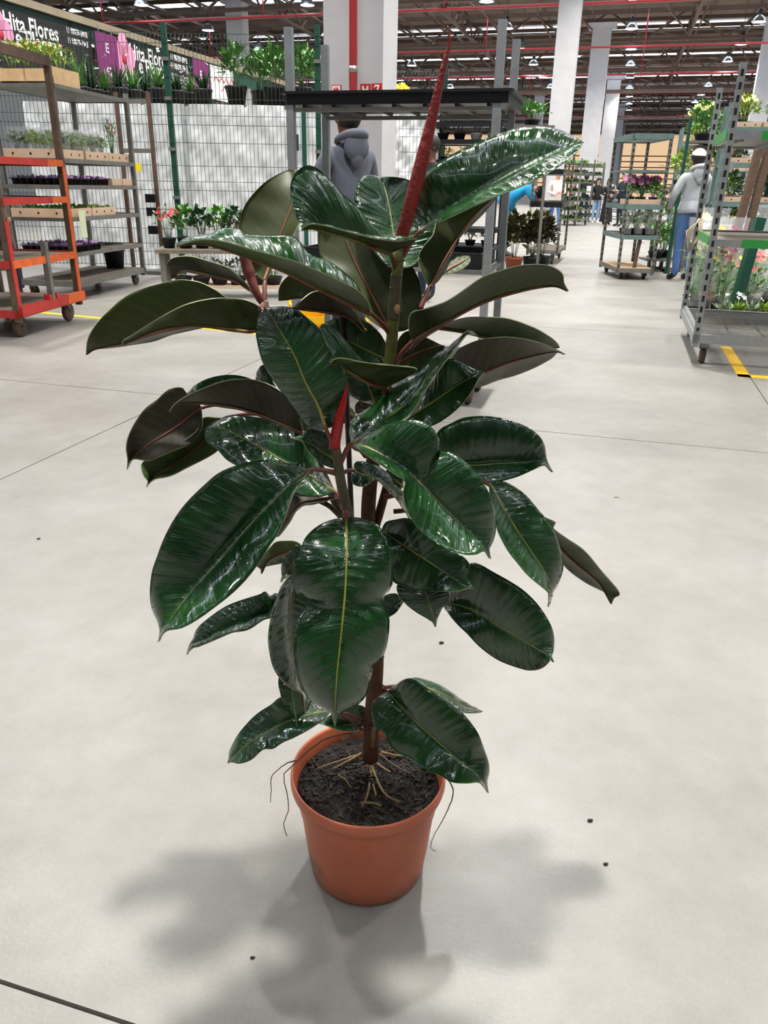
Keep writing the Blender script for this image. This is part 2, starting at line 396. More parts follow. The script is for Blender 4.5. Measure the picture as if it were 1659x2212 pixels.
# ------------------------------------------------------------------ the rubber plant
def leaf_top_mat():
    m = bpy.data.materials.new('leaf_upper_glossy'); m.use_nodes = True; nt = m.node_tree; b = nt.nodes['Principled BSDF']
    uv = nt.nodes.new('ShaderNodeUVMap'); uv.uv_map = 'leaf'
    sx = nt.nodes.new('ShaderNodeSeparateXYZ'); nt.links.new(uv.outputs['UV'], sx.inputs[0])
    def math_(op, a, c=None, v=None):
        n = nt.nodes.new('ShaderNodeMath'); n.operation = op
        nt.links.new(a, n.inputs[0])
        if c is not None: nt.links.new(c, n.inputs[1])
        elif v is not None: n.inputs[1].default_value = v
        return n.outputs[0]
    au = math_('ABSOLUTE', math_('SUBTRACT', sx.outputs[0], v=0.5))          # 0 at the midrib .. 0.5 edge
    vv = math_('SUBTRACT', sx.outputs[1], math_('MULTIPLY', au, v=0.16))     # side veins sweep forward
    tc = nt.nodes.new('ShaderNodeTexCoord')
    n1 = nt.nodes.new('ShaderNodeTexNoise'); n1.inputs['Scale'].default_value = 9; n1.inputs['Detail'].default_value = 4
    nt.links.new(tc.outputs['Object'], n1.inputs['Vector'])
    vw = math_('ADD', vv, math_('MULTIPLY', n1.outputs['Fac'], v=0.02))
    cb = nt.nodes.new('ShaderNodeCombineXYZ'); nt.links.new(math_('MULTIPLY', vw, v=46.0), cb.inputs[1]); nt.links.new(math_('MULTIPLY', au, v=1.6), cb.inputs[0])
    nv = nt.nodes.new('ShaderNodeTexNoise'); nv.inputs['Scale'].default_value = 1.0; nv.inputs['Detail'].default_value = 3
    nt.links.new(cb.outputs[0], nv.inputs['Vector'])
    wave = math_('SINE', math_('MULTIPLY', vw, v=150.0))
    h = math_('ADD', math_('MULTIPLY', nv.outputs['Fac'], v=1.0), math_('MULTIPLY', wave, v=0.10))
    n2 = nt.nodes.new('ShaderNodeTexNoise'); n2.inputs['Scale'].default_value = 150; n2.inputs['Detail'].default_value = 3
    nt.links.new(tc.outputs['Object'], n2.inputs['Vector'])
    h2 = math_('ADD', h, math_('MULTIPLY', n2.outputs['Fac'], v=0.07))
    bp = nt.nodes.new('ShaderNodeBump'); bp.inputs['Strength'].default_value = 0.75; bp.inputs['Distance'].default_value = 0.0035
    nt.links.new(h2, bp.inputs['Height']); nt.links.new(bp.outputs['Normal'], b.inputs['Normal'])
    cr = nt.nodes.new('ShaderNodeValToRGB'); e = cr.color_ramp.elements
    e[0].position = 0.3; e[0].color = (0.0046, 0.026, 0.0060, 1); e[1].position = 0.75; e[1].color = (0.0175, 0.078, 0.0165, 1)
    n3 = nt.nodes.new('ShaderNodeTexNoise'); n3.inputs['Scale'].default_value = 14; n3.inputs['Detail'].default_value = 3
    nt.links.new(tc.outputs['Object'], n3.inputs['Vector']); nt.links.new(n3.outputs['Fac'], cr.inputs['Fac'])
    nt.links.new(cr.outputs['Color'], b.inputs['Base Color'])
    rr = nt.nodes.new('ShaderNodeMapRange'); rr.inputs[1].default_value = 0.35; rr.inputs[2].default_value = 0.7; rr.inputs[3].default_value = 0.10; rr.inputs[4].default_value = 0.30
    n4 = nt.nodes.new('ShaderNodeTexNoise'); n4.inputs['Scale'].default_value = 35; n4.inputs['Detail'].default_value = 5
    nt.links.new(tc.outputs['Object'], n4.inputs['Vector']); nt.links.new(n4.outputs['Fac'], rr.inputs[0]); nt.links.new(rr.outputs[0], b.inputs['Roughness'])
    b.inputs['Specular IOR Level'].default_value = 0.6; b.inputs['Coat Weight'].default_value = 0.45; b.inputs['Coat Roughness'].default_value = 0.05
    return m
def leaf_under_mat(name, c0, c1):
    m = bpy.data.materials.new(name); m.use_nodes = True; nt = m.node_tree; b = nt.nodes['Principled BSDF']
    uv = nt.nodes.new('ShaderNodeUVMap'); uv.uv_map = 'leaf'
    sx = nt.nodes.new('ShaderNodeSeparateXYZ'); nt.links.new(uv.outputs['UV'], sx.inputs[0])
    a1 = nt.nodes.new('ShaderNodeMath'); a1.operation = 'SUBTRACT'; nt.links.new(sx.outputs[0], a1.inputs[0]); a1.inputs[1].default_value = 0.5
    a2 = nt.nodes.new('ShaderNodeMath'); a2.operation = 'ABSOLUTE'; nt.links.new(a1.outputs[0], a2.inputs[0])
    a3 = nt.nodes.new('ShaderNodeMath'); a3.operation = 'MULTIPLY_ADD'; nt.links.new(a2.outputs[0], a3.inputs[0]); a3.inputs[1].default_value = -0.3; nt.links.new(sx.outputs[1], a3.inputs[2])
    a4 = nt.nodes.new('ShaderNodeMath'); a4.operation = 'MULTIPLY'; nt.links.new(a3.outputs[0], a4.inputs[0]); a4.inputs[1].default_value = 105.0
    a5 = nt.nodes.new('ShaderNodeMath'); a5.operation = 'SINE'; nt.links.new(a4.outputs[0], a5.inputs[0])
    cr = nt.nodes.new('ShaderNodeValToRGB'); e = cr.color_ramp.elements
    e[0].position = 0.0; e[0].color = _lin(c0); e[1].position = 1.0; e[1].color = _lin(c1)
    mr = nt.nodes.new('ShaderNodeMapRange'); mr.inputs[1].default_value = 0.55; mr.inputs[2].default_value = 1.0; mr.inputs[4].default_value = 0.28
    nt.links.new(a5.outputs[0], mr.inputs[0])
    tc = nt.nodes.new('ShaderNodeTexCoord'); n3 = nt.nodes.new('ShaderNodeTexNoise'); n3.inputs['Scale'].default_value = 10
    nt.links.new(tc.outputs['Object'], n3.inputs['Vector'])
    ad = nt.nodes.new('ShaderNodeMath'); ad.operation = 'MULTIPLY_ADD'; nt.links.new(n3.outputs['Fac'], ad.inputs[0]); ad.inputs[1].default_value = 0.7; nt.links.new(mr.outputs[0], ad.inputs[2])
    nt.links.new(ad.outputs[0], cr.inputs['Fac']); nt.links.new(cr.outputs['Color'], b.inputs['Base Color'])
    b.inputs['Roughness'].default_value = 0.48; b.inputs['Specular IOR Level'].default_value = 0.35
    return m
M_TOP = leaf_top_mat()
M_UND = {'olive': leaf_under_mat('leaf_underside_olive', (46, 54, 18), (70, 76, 34)),
         'brown': leaf_under_mat('leaf_underside_brown', (54, 48, 34), (84, 77, 60)),
         'green': leaf_under_mat('leaf_underside_green', (48, 66, 26), (84, 94, 52))}
M_EDGE = mat('leaf_pale_edge', (148, 158, 112), 0.5)
M_RIBT = mat('midrib_yellow_green', (134, 132, 52), 0.4, var=0.2, scale=30)
M_RIBU = mat('midrib_reddish', (128, 74, 52), 0.5, var=0.2, scale=30)
M_PET = mat('petiole_reddish_brown', (112, 60, 46), 0.4, var=0.25, scale=25)
M_DROP = mat('water', (255, 255, 255), 0.02, trans=1.0); M_DROP.node_tree.nodes['Principled BSDF'].inputs['IOR'].default_value = 1.33
ZM = {0: (0, 0, 1.0), 1: (180, 340, 3.318), 2: (560, 260, 3.318), 3: (840, 260, 3.770), 4: (240, 640, 3.072), 5: (660, 620, 2.860),
      6: (300, 960, 3.456), 7: (740, 880, 2.676), 8: (400, 1140, 3.318), 9: (480, 1440, 2.765), 10: (660, 860, 6.9125)}
PY = 1.12
pot_c = fl(790, 1962) + Vector((0, 0.108, 0)); PY = pot_c.y
plant = thing('rubber_plant', 'tall glossy dark green rubber plant in a terracotta plastic pot on the concrete floor', 'potted plant', pot_c)
PINV = -Vector(pot_c)
LEAFN = 0
def zpts(Z, pts):
    ox, oy, s = ZM[Z]; return [(ox + x / s, oy + y / s) for x, y in pts]
def smooth_list(a, n=3):
    for _ in range(n):
        a = [a[0]] + [(a[i - 1] + 2 * a[i] + a[i + 1]) / 4 for i in range(1, len(a) - 1)] + [a[-1]]
    return a
def leaf(Z, mid, L, R, D, sL=1, sR=-1, face='top', test='B', wf=0.235, att=None, under='olive', drops=0, label=None, bulge=0.07, maxdy=0.085, rr=1.0):
    """one leaf: midrib and both edges given as picture points, lifted to real depths; D = distances of the midrib from base to tip.
    R=None: the half behind is hidden, it is folded up behind the near half"""
    global LEAFN
    LEAFN += 1; rnd = random.Random(LEAFN)
    mid = zpts(Z, mid); L = zpts(Z, L); N, K = 54, 6
    b0, t0 = mid[0], mid[-1]
    L = ([b0] if L[0] != b0 else []) + L; L = L + ([t0] if L[-1] != t0 else [])
    if R is not None:
        R = zpts(Z, R); R = ([b0] if R[0] != b0 else []) + R; R = R + ([t0] if R[-1] != t0 else [])
    M2 = catmull(mid, N, True); L2 = catmull(L, N, True)
    R2 = catmull(R, N, True) if R is not None else [(m[0] + (l[0] - m[0]) * 0.72, m[1] + (l[1] - m[1]) * 0.72) for m, l in zip(M2, L2)]
    fr = [i / (N - 1.0) for i in range(N)]
    Ys = smooth_list([lerp_list(D, f) for f in fr], 8)
    P = [at(m[0], m[1], y) for m, y in zip(M2, Ys)]
    length = sum((a - b_).length for a, b_ in zip(P, P[1:]))
    wmax = wf * length
    def edge(E2, sgn):
        dys = []
        for i, (e2, y) in enumerate(zip(E2, Ys)):
            f = fr[i]; w = wmax * (math.sin(math.pi * min(1, f ** 0.92)) ** 0.62 if 0 < f < 1 else 0) * (1.0 if f < 0.93 else max(0, (1 - f) / 0.07) * 0.9 + 0.1)
            d = (at(e2[0], e2[1], y) - P[i]).length
            dys.append(sgn * min(maxdy, math.sqrt(max(0, w * w - d * d)) * 0.9) * min(1, f / 0.12) * min(1, (1 - f) / 0.12))
        dys = smooth_list(dys, 6)
        return [at(e2[0], e2[1], y + dy) for e2, y, dy in zip(E2, Ys, dys)]
    EL, ER = edge(L2, sL), edge(R2, sR)
    us = [0, 0.12, 0.3, 0.5, 0.72, 0.9, 1.0]
    cols = [-u for u in reversed(us[1:])] + us
    C = len(cols)
    grid = []
    for i in range(N):
        row = []
        for u in cols:
            E_ = EL[i] if u < 0 else ER[i]; a = abs(u)
            row.append(P[i] * (1 - a) + E_ * a)
        grid.append(row)
    def normals(G):
        out = []
        for i in range(N):
            r = []
            for j in range(C):
                du = G[i][min(j + 1, C - 1)] - G[i][max(j - 1, 0)]; dv = G[min(i + 1, N - 1)][j] - G[max(i - 1, 0)][j]
                n = du.cross(dv)
                r.append(n.normalized() if n.length > 1e-12 else None)
            out.append(r)
        for i in range(N):
            for j in range(C):
                if out[i][j] is None:
                    k = 1 if i < N // 2 else N - 2
                    out[i][j] = out[k][j] or Vector((0, -1, 0))
        return out
    nrm = normals(grid)
    js = range(C) if test == 'B' else (range(0, C // 2) if test == 'L' else range(C // 2 + 1, C))
    sc = sum(nrm[i][j].dot(CAMP - grid[i][j]) for i in range(6, N - 6) for j in js)
    sg = 1.0 if sc > 0 else -1.0
    if face == 'under': sg = -sg
    ph = rnd.uniform(0, 6.28)
    for i in range(N):
        for j, u in enumerate(cols):
            a = abs(u); w = (EL[i] - P[i]).length if u < 0 else (ER[i] - P[i]).length
            off = bulge * w * 4 * a * (1 - a) + 0.0016 * rr * math.sin(fr[i] * 44 + ph + u * 2.0) * (a * a) * math.sin(math.pi * fr[i]) * (1 - a) * 4
            grid[i][j] = grid[i][j] + nrm[i][j] * sg * off
    nrm = normals(grid)
    th = 0.0014
    vt, uvs = [], []
    for lay in (1, -1):
        for i in range(N):
            for j, u in enumerate(cols):
                vt.append(grid[i][j] + nrm[i][j] * sg * lay * th / 2 + PINV); uvs.append((0.5 + u / 2, fr[i]))
    fs, mi = [], []
    O = N * C
    for i in range(N - 1):
        for j in range(C - 1):
            q = (i * C + j, i * C + j + 1, (i + 1) * C + j + 1, (i + 1) * C + j)
            if sg < 0: q = q[::-1]
            fs.append(q); mi.append(0); fs.append(tuple(O + k for k in reversed(q))); mi.append(1)
        for j in (0, C - 1):
            q = (i * C + j, (i + 1) * C + j, O + (i + 1) * C + j, O + i * C + j)
            fs.append(q); mi.append(2)
    me = bpy.data.meshes.new('leaf'); me.from_pydata(vt, [], fs)
    for m_ in (M_TOP, M_UND[under], M_EDGE): me.materials.append(m_)
    me.polygons.foreach_set('material_index', mi); me.polygons.foreach_set('use_smooth', [m_ != 2 for m_ in mi])
    ul = me.uv_layers.new(name='leaf')
    for l in me.loops: ul.data[l.index].uv = uvs[l.vertex_index]
    me.update()
    o = link('leaf', me, plant)
    if label: o['label'] = label
    mc = C // 2
    # midrib: fine yellow line above, thick reddish rib below
    mb = MB()
    top = [grid[i][mc] + nrm[i][mc] * sg * 0.0003 + PINV for i in range(0, N - 1)]
    bot = [grid[i][mc] - nrm[i][mc] * sg * 0.0012 + PINV for i in range(0, N - 1)]
    r_ = [max(0.0004, (1 - f) * 0.0021 + 0.0003) for f in fr[:-1]]
    mb.tube(top, r_, 6, 0); mb.tube(bot, [x * 1.25 for x in r_], 6, 1)
    mb.build('midrib', [M_RIBT, M_RIBU], o)
    if att is not None:
        ax, ay, aY = att; A_ = at(ax, ay, aY) + PINV; B_ = top[0]; d0 = (top[2] - top[0])
        d0 = d0.normalized() if d0.length > 1e-9 else Vector((0, 0, 1))
        Lp = (A_ - B_).length
        pts = [A_, A_ * 0.62 + B_ * 0.38 + Vector((0, 0, 0.04 * Lp)), A_ * 0.25 + B_ * 0.75 - d0 * Lp * 0.06, B_, top[3]]
        pts = catmull([tuple(p_) for p_ in pts], 12)
        MB().tube(pts, [0.0042 - 0.0016 * k / 11.0 for k in range(12)], 8).build('petiole', M_PET, o)
    if drops:
        mb = MB()
        for k in range(drops):
            i = int(rnd.triangular(2, N - 3, N * rnd.choice((0.35, 0.6)))); j = rnd.randrange(1, C - 2)
            fu, fv = rnd.random(), rnd.random()
            p_ = (grid[i][j] * (1 - fu) + grid[i][j + 1] * fu) * (1 - fv) + (grid[i + 1][j] * (1 - fu) + grid[i + 1][j + 1] * fu) * fv
            n_ = nrm[i][j] * sg; r1 = rnd.choice((0.0006, 0.0008, 0.0011, 0.0017)) * rnd.uniform(0.7, 1.2)
            q_ = n_.to_track_quat('Z', 'Y').to_matrix()
            mb.lathe([(r1, 0), (r1 * 0.86, r1 * 0.45), (r1 * 0.45, r1 * 0.75), (0.0, r1 * 0.85)], 6, p_ + n_ * th * 0.5 + PINV, R=q_)
        tag(mb.build('water_droplets', M_DROP, o), None, kind='stuff')
    return o

# --- crown, top of the plant
S = PY
leaf(1, [(1300, 890), (1345, 760), (1415, 555), (1500, 330), (1530, 90)],
     [(1215, 810), (1160, 715), (1120, 560), (1118, 470), (1150, 360), (1210, 270), (1300, 180), (1400, 120), (1480, 92)],
     [(1350, 800), (1440, 680), (1535, 500), (1600, 400), (1620, 250), (1590, 130)], [S + .08, S + .12, S + .16, S + .2], 1, -1, 'under', att=(571, 652, S + .06), under='olive')
leaf(2, [(935, 950), (800, 905), (640, 845), (480, 800), (380, 775), (305, 782)],
     [(900, 840), (770, 710), (690, 610), (600, 535), (500, 425), (420, 350), (350, 322), (295, 345), (245, 400), (222, 500), (250, 640), (285, 730)],
     [(1040, 915), (1130, 850), (1000, 866), (850, 850), (680, 810), (480, 755), (380, 742), (325, 760)], [S - .02, S - .05, S - .09, S - .12], 1, -1, 'top', test='L', att=(857, 585, S), drops=90, bulge=0.12)
leaf(2, [(990, 1065), (975, 900), (958, 790), (938, 650), (905, 500), (870, 412)],
     [(930, 1050), (850, 970), (780, 870), (710, 740), (682, 600), (690, 500), (720, 420), (770, 394), (820, 398)],
     [(1100, 1040), (1200, 930), (1265, 800), (1275, 730), (1250, 600), (1170, 490), (1080, 432), (1000, 408), (930, 405)], [S + .03, S + .07, S + .11, S + .15], -1, -1, 'top', att=(858, 590, S), drops=110, bulge=0.05)
leaf(3, [(250, 910), (450, 750), (700, 600), (880, 500), (1100, 380), (1300, 290), (1450, 230), (1585, 180)],
     [(225, 885), (190, 810), (200, 650), (240, 520), (300, 430), (400, 350), (500, 285), (700, 190), (900, 110), (1050, 70), (1200, 55), (1350, 70), (1450, 105), (1545, 155)],
     [(380, 838), (500, 790), (700, 695), (880, 620), (1100, 530), (1300, 430), (1450, 330), (1550, 240)], [S - .01, S + .0, S + .02, S + .05], 1, -1, 'top', att=(870, 553, S), drops=70, label='largest leaf of the crown, tilted up to the right', bulge=0.1)
leaf(3, [(330, 1360), (450, 1140), (560, 960), (700, 770), (800, 670), (880, 600)],
     [(290, 1290), (240, 1130), (280, 1030), (360, 930), (400, 800), (520, 660), (700, 600), (820, 590)],
     [(400, 1310), (480, 1190), (500, 1120), (560, 980), (650, 880), (760, 770), (830, 690), (872, 635)], [S + .05, S + .07, S + .10, S + .12], -1, 1, 'under', att=(908, 668, S + .03), under='olive')
leaf(0, [(955, 592), (975, 580), (1000, 566), (1015, 556)], [(962, 578), (985, 556), (1008, 552)], [(975, 590), (1000, 580), (1014, 566)], [S + .12, S + .16, S + .2], 1, -1, 'under', under='green')
leaf(2, [(940, 1520), (800, 1240), (700, 1050), (620, 860), (560, 700)],
     [(880, 1490), (700, 1350), (560, 1180), (450, 990), (425, 900), (430, 800), (480, 720)],
     [(1060, 1500), (1150, 1420), (1165, 1260), (1140, 1130), (1080, 1020), (980, 900), (850, 790), (700, 700)], [S + .02, S + .06, S + .09, S + .12], -1, 1, 'under', att=(843, 745, S), under='olive', bulge=0.03)
# long leaf sweeping left across the crown
leaf(0, [(801, 677), (771, 664), (741, 649), (681, 619), (620, 588), (571, 569), (512, 547), (451, 528), (410, 526), (380, 532)],
     [(783, 640), (771, 616), (747, 592), (711, 565), (672, 550), (650, 526), (629, 509), (590, 509), (545, 509), (526, 504), (515, 494), (500, 492), (475, 495), (454, 506), (415, 510), (391, 521)],
     [(795, 652), (771, 626), (741, 610), (696, 589), (650, 569), (605, 555), (560, 543), (512, 529), (469, 519), (436, 517), (409, 522)], [S - .03, S - .08, S - .12, S - .15], 1, -1, 'top', test='L', att=(843, 722, S), drops=60, label='long leaf sweeping left across the crown', under='green')
leaf(0, [(800, 705), (740, 672), (700, 655), (650, 645), (601, 648)], [(760, 660), (710, 620), (660, 598), (632, 590), (605, 616)], None, [S + .04, S + .06, S + .08], -1, 1, 'under', test='L', under='olive')
leaf(0, [(790, 715), (753, 684), (711, 676), (675, 671), (632, 665)], [(768, 676), (735, 641), (711, 628), (675, 631), (647, 652)], None, [S + .01, S + .0, S - .02], -1, 1, 'under', test='L', under='brown')
# --- right side leaves
leaf(0, [(891, 737), (925, 716), (960, 697), (1010, 669), (1060, 647), (1110, 632), (1160, 621), (1200, 618), (1228, 629)],
     [(884, 715), (883, 690), (892, 673), (915, 668), (962, 652), (1000, 628), (1040, 600), (1080, 585), (1120, 574), (1165, 571), (1195, 577), (1215, 592), (1218, 610)], None,
     [S + .0, S + .02, S + .04, S + .05], -1, 1, 'under', test='L', att=(851, 786, S), under='olive')
leaf(0, [(950, 708), (1000, 716), (1050, 728), (1120, 742), (1170, 752), (1209, 750)],
     [(975, 695), (1010, 686), (1055, 685), (1097, 688), (1150, 706), (1184, 725), (1203, 740)], None, [S + .08, S + .12, S + .16], -1, 1, 'under', test='L', att=(880, 757, S + .02), under='olive')
leaf(0, [(930, 850), (1000, 822), (1048, 804), (1097, 784), (1150, 769), (1198, 759), (1221, 765)],
     [(950, 800), (978, 770), (992, 753), (1027, 737), (1062, 730), (1097, 728), (1142, 734), (1177, 744), (1205, 757)],
     [(980, 848), (1024, 838), (1045, 833), (1076, 821), (1115, 810), (1157, 793), (1191, 774), (1206, 760)], [S + .04, S + .06, S + .09, S + .1], -1, 1, 'under', att=(846, 880, S), under='brown', bulge=0.03)
leaf(0, [(870, 917), (905, 888), (940, 865), (992, 830), (1046, 803)], [(905, 865), (940, 815), (961, 781), (978, 776), (1010, 790), (1027, 798)],
     [(905, 918), (933, 920), (968, 900), (996, 875), (1020, 844), (1034, 819)], [S + .0, S - .01, S - .01, S - .02], 1, -1, 'top', att=(838, 930, S), bulge=0.04)
leaf(0, [(761, 959), (817, 917), (862, 886), (900, 848), (930, 806), (960, 775), (990, 742), (1012, 718), (1031, 724)],
     [(755, 930), (765, 903), (800, 879), (835, 847), (880, 812), (901, 798), (940, 767), (964, 756), (996, 732), (1010, 717)],
     [(800, 938), (860, 912), (884, 895), (905, 867), (933, 821), (964, 779), (989, 748), (1008, 724)], [S - .08, S - .05, S - .03, S - .04], 1, -1, 'top', att=(790, 985, S - .05), bulge=0.1)
leaf(0, [(855, 790), (885, 770), (920, 755), (960, 748)], [(858, 740), (880, 715), (915, 727), (945, 742)], [(900, 798), (935, 782), (955, 762)], [S + .03, S + .05, S + .07], 1, -1, 'under', under='olive')
# small curled leaf in the middle, tip towards the viewer
leaf(0, [(832, 838), (800, 828), (770, 812), (740, 795), (722, 786), (712, 785)],
     [(800, 795), (770, 765), (745, 735), (725, 712), (700, 700), (692, 706), (702, 735), (714, 762)],
     [(862, 824), (900, 800), (888, 793), (835, 788), (782, 782), (744, 774), (724, 775)], [S - .04, S - .09, S - .13], 1, -1, 'top', test='L', att=(838, 850, S), under='olive', bulge=0.1)
leaf(0, [(838, 782), (800, 760), (750, 735), (700, 712), (690, 706)], [(830, 735), (800, 700), (760, 685), (720, 690)], [(810, 792), (760, 792), (722, 772), (700, 740)], [S + .02, S + .03, S + .04], 1, -1, 'top', drops=30, att=(842, 800, S))
leaf(0, [(812, 873), (800, 845), (790, 820), (775, 790)], [(780, 866), (755, 850), (748, 815), (758, 790)], [(825, 855), (824, 830), (805, 795)], [S + .0, S - .01, S - .01], 1, -1, 'top', drops=20, att=(815, 895, S))
leaf(0, [(812, 905), (795, 890), (780, 885), (768, 893)], [(800, 868), (780, 863), (768, 874)], [(800, 905), (780, 897)], [S + .08, S + .1, S + .12], 1, -1, 'under', under='brown')
leaf(0, [(700, 905), (725, 897), (750, 892), (768, 905)], [(725, 880), (750, 877), (765, 890)], [(725, 915), (750, 913)], [S + .1, S + .12, S + .14], 1, -1, 'under', under='green')
# --- left side leaves
leaf(4, [(1425, 880), (1370, 720), (1290, 570), (1220, 400), (1130, 240), (1050, 110), (1005, 70)],
     [(1380, 895), (1290, 850), (1200, 730), (1100, 590), (1010, 450), (970, 300), (960, 200), (980, 130), (1018, 88)],
     [(1480, 850), (1530, 700), (1565, 560), (1540, 470), (1480, 390), (1430, 300), (1390, 220), (1300, 140), (1220, 85), (1150, 70), (1060, 75)],
     [S - .13, S - .12, S - .10, S - .08], 1, 1, 'top', att=(722, 965, S - .12), drops=150, label='oval wet leaf standing up left of the small red shoot', bulge=0.04)
leaf(0, [(562, 664), (500, 680), (450, 692), (400, 705), (346, 716), (300, 731), (262, 743), (207, 753), (186, 766)],
     [(520, 655), (487, 641), (466, 626), (436, 611), (406, 605), (376, 605), (331, 616), (301, 626), (270, 641), (240, 665), (210, 696), (195, 720), (188, 740)],
     [(500, 692), (450, 705), (400, 716), (367, 724), (331, 737), (282, 745), (240, 751), (205, 755)], [S + .04, S + .03, S + .02, S + .01], -1, 1, 'under', test='L', under='olive', label='large leaf showing its olive underside, far left of the plant', att=(571, 655, S + .05), bulge=0.04)
leaf(0, [(566, 668), (556, 712), (512, 713), (451, 705), (403, 703), (345, 711), (290, 732), (264, 745)],
     [(551, 656), (527, 647), (487, 643), (451, 646), (421, 652), (391, 662), (349, 684), (313, 706), (282, 726), (267, 735)], None,
     [S + .0, S - .03, S - .05, S - .06], -1, 1, 'under', test='L', under='olive', att=(572, 660, S + .04))
leaf(0, [(540, 624), (511, 606), (481, 599), (436, 591), (405, 585), (388, 588), (371, 602)],
     [(520, 600), (496, 580), (472, 570), (451, 564), (421, 555), (397, 553), (373, 557), (361, 569), (359, 588), (367, 596)], None, [S + .08, S + .10, S + .1], -1, 1, 'under', test='L', under='brown', att=(560, 648, S + .06))
leaf(4, [(1270, 905), (1200, 878), (1090, 832), (1000, 793), (850, 747), (700, 722), (560, 706), (450, 712), (385, 770)],
     [(1268, 870), (1230, 750), (1150, 650), (1060, 590), (950, 555), (850, 550), (750, 562), (640, 600), (520, 652), (420, 717)],
     [(1200, 760), (1050, 610), (940, 555), (860, 528), (760, 523), (650, 545), (560, 592), (510, 645), (430, 715)], [S - .02, S - .0, S + .01, S + .01], -1, 1, 'under', test='L', under='brown', att=(700, 985, S - .04))
leaf(4, [(600, 738), (480, 832), (350, 922), (250, 985), (160, 1060), (107, 1148)],
     [(570, 690), (500, 640), (470, 605), (400, 610), (350, 640), (310, 680), (220, 750), (150, 850), (110, 940), (100, 1010), (110, 1080)],
     [(605, 800), (600, 880), (540, 970), (450, 1010), (350, 1050), (250, 1090), (165, 1080), (128, 1095)], [S + .10, S + .08, S + .05, S + .03], -1, -1, 'under', under='brown', att=(640, 865, S + .1), bulge=0.03)
leaf(4, [(740, 810), (620, 960), (500, 1060), (400, 1130), (300, 1195), (235, 1265)],
     [(690, 805), (610, 810), (560, 900), (400, 1010), (260, 1070), (205, 1105), (200, 1150), (215, 1190), (243, 1225)],
     [(750, 880), (730, 980), (700, 1030), (620, 1080), (520, 1130), (400, 1190), (290, 1215), (250, 1245)], [S + .10, S + .10, S + .09, S + .08], -1, -1, 'under', under='green', att=(640, 900, S + .08), bulge=0.03)
leaf(4, [(1490, 1300), (1350, 1212), (1250, 1150), (1100, 1070), (1000, 1010), (850, 930), (720, 870), (618, 882)],
     [(1400, 1170), (1350, 1060), (1280, 930), (1200, 880), (1100, 840), (1000, 810), (900, 796), (800, 793), (720, 820), (650, 860)],
     [(1380, 1330), (1230, 1320), (1050, 1240), (900, 1160), (820, 1118), (760, 1080), (700, 1012), (632, 962)], [S - .05, S - .04, S - .02, S + .01], 1, -1, 'top', att=(735, 1075, S - .06), bulge=0.07)
leaf(4, [(1490, 1090), (1400, 1030), (1300, 970), (1190, 942)], [(1480, 960), (1400, 890), (1330, 875), (1270, 918)], [(1480, 1140), (1400, 1110), (1310, 1030), (1265, 962)], [S - .06, S - .07, S - .08], 1, -1, 'top', att=(732, 1000, S - .11))
leaf(0, [(600, 850), (580, 830), (560, 815), (552, 822)], [(590, 825), (572, 789), (557, 800)], [(585, 845), (565, 832)], [S + .06, S + .08, S + .1], 1, -1, 'top')
# --- lower front
leaf(6, [(1275, 190), (1150, 290), (1000, 430), (850, 580), (700, 750), (550, 920), (400, 1090), (270, 1260), (185, 1385), (145, 1475)],
     [(1240, 180), (1150, 150), (1000, 125), (880, 120), (750, 150), (600, 210), (480, 310), (350, 440), (250, 580), (180, 720), (140, 830), (100, 950), (85, 1100), (100, 1230), (148, 1330), (168, 1385)],
     [(1230, 260), (1170, 340), (1130, 430), (1090, 550), (1030, 680), (980, 750), (900, 880), (800, 1010), (700, 1110), (600, 1190), (450, 1300), (320, 1370), (205, 1395)],
     [S - .13, S - .15, S - .18, S - .22, S - .24], 1, -1, 'top', att=(726, 1022, S - .12), drops=160, label='broad glossy leaf hanging to the lower left with pale midrib', bulge=0.10)
leaf(8, [(1155, -75), (1158, 150), (1150, 400), (1135, 600), (1110, 850), (1090, 1030), (1075, 1250), (1075, 1430)],
     [(1050, -55), (950, -10), (870, 60), (835, 130), (790, 220), (762, 320), (770, 400), (800, 470), (850, 495), (900, 495), (915, 525), (880, 570), (830, 630), (800, 700), (785, 800), (780, 900), (800, 1020), (840, 1140), (900, 1240), (980, 1285), (1040, 1310), (1060, 1365)],
     [(1280, -65), (1380, -20), (1440, 80), (1475, 180), (1488, 300), (1480, 420), (1415, 500), (1430, 560), (1460, 640), (1460, 740), (1440, 860), (1400, 950), (1345, 990), (1330, 1080), (1290, 1210), (1200, 1290), (1110, 1320), (1088, 1365)],
     [S - .13, S - .19, S - .23, S - .26, S - .27], 1, 1, 'top', att=(746, 1098, S - .115), drops=240, label='long notched wet leaf hanging down in front of the stem', bulge=0.08)
leaf(8, [(800, 300), (770, 500), (755, 700), (770, 900), (820, 1130), (862, 1325)], [(740, 350), (690, 420), (650, 520), (615, 640), (595, 780), (605, 900), (630, 1000), (680, 1080), (760, 1150), (840, 1190), (853, 1250)],
     [(900, 420), (950, 600), (960, 800), (920, 1000), (890, 1150), (886, 1240)], [S - .09, S - .13, S - .14, S - .12], -1, 1, 'top', att=(760, 1200, S - .05), bulge=0.08)
leaf(8, [(780, 1050), (770, 1200), (790, 1330), (800, 1435)], [(700, 1000), (668, 1085), (680, 1180), (710, 1270), (770, 1340), (792, 1380)], [(900, 1050), (910, 1200), (870, 1320), (815, 1355), (808, 1390)], [S - .04, S - .07, S - .08], 1, 1, 'top', att=(790, 1420, S))
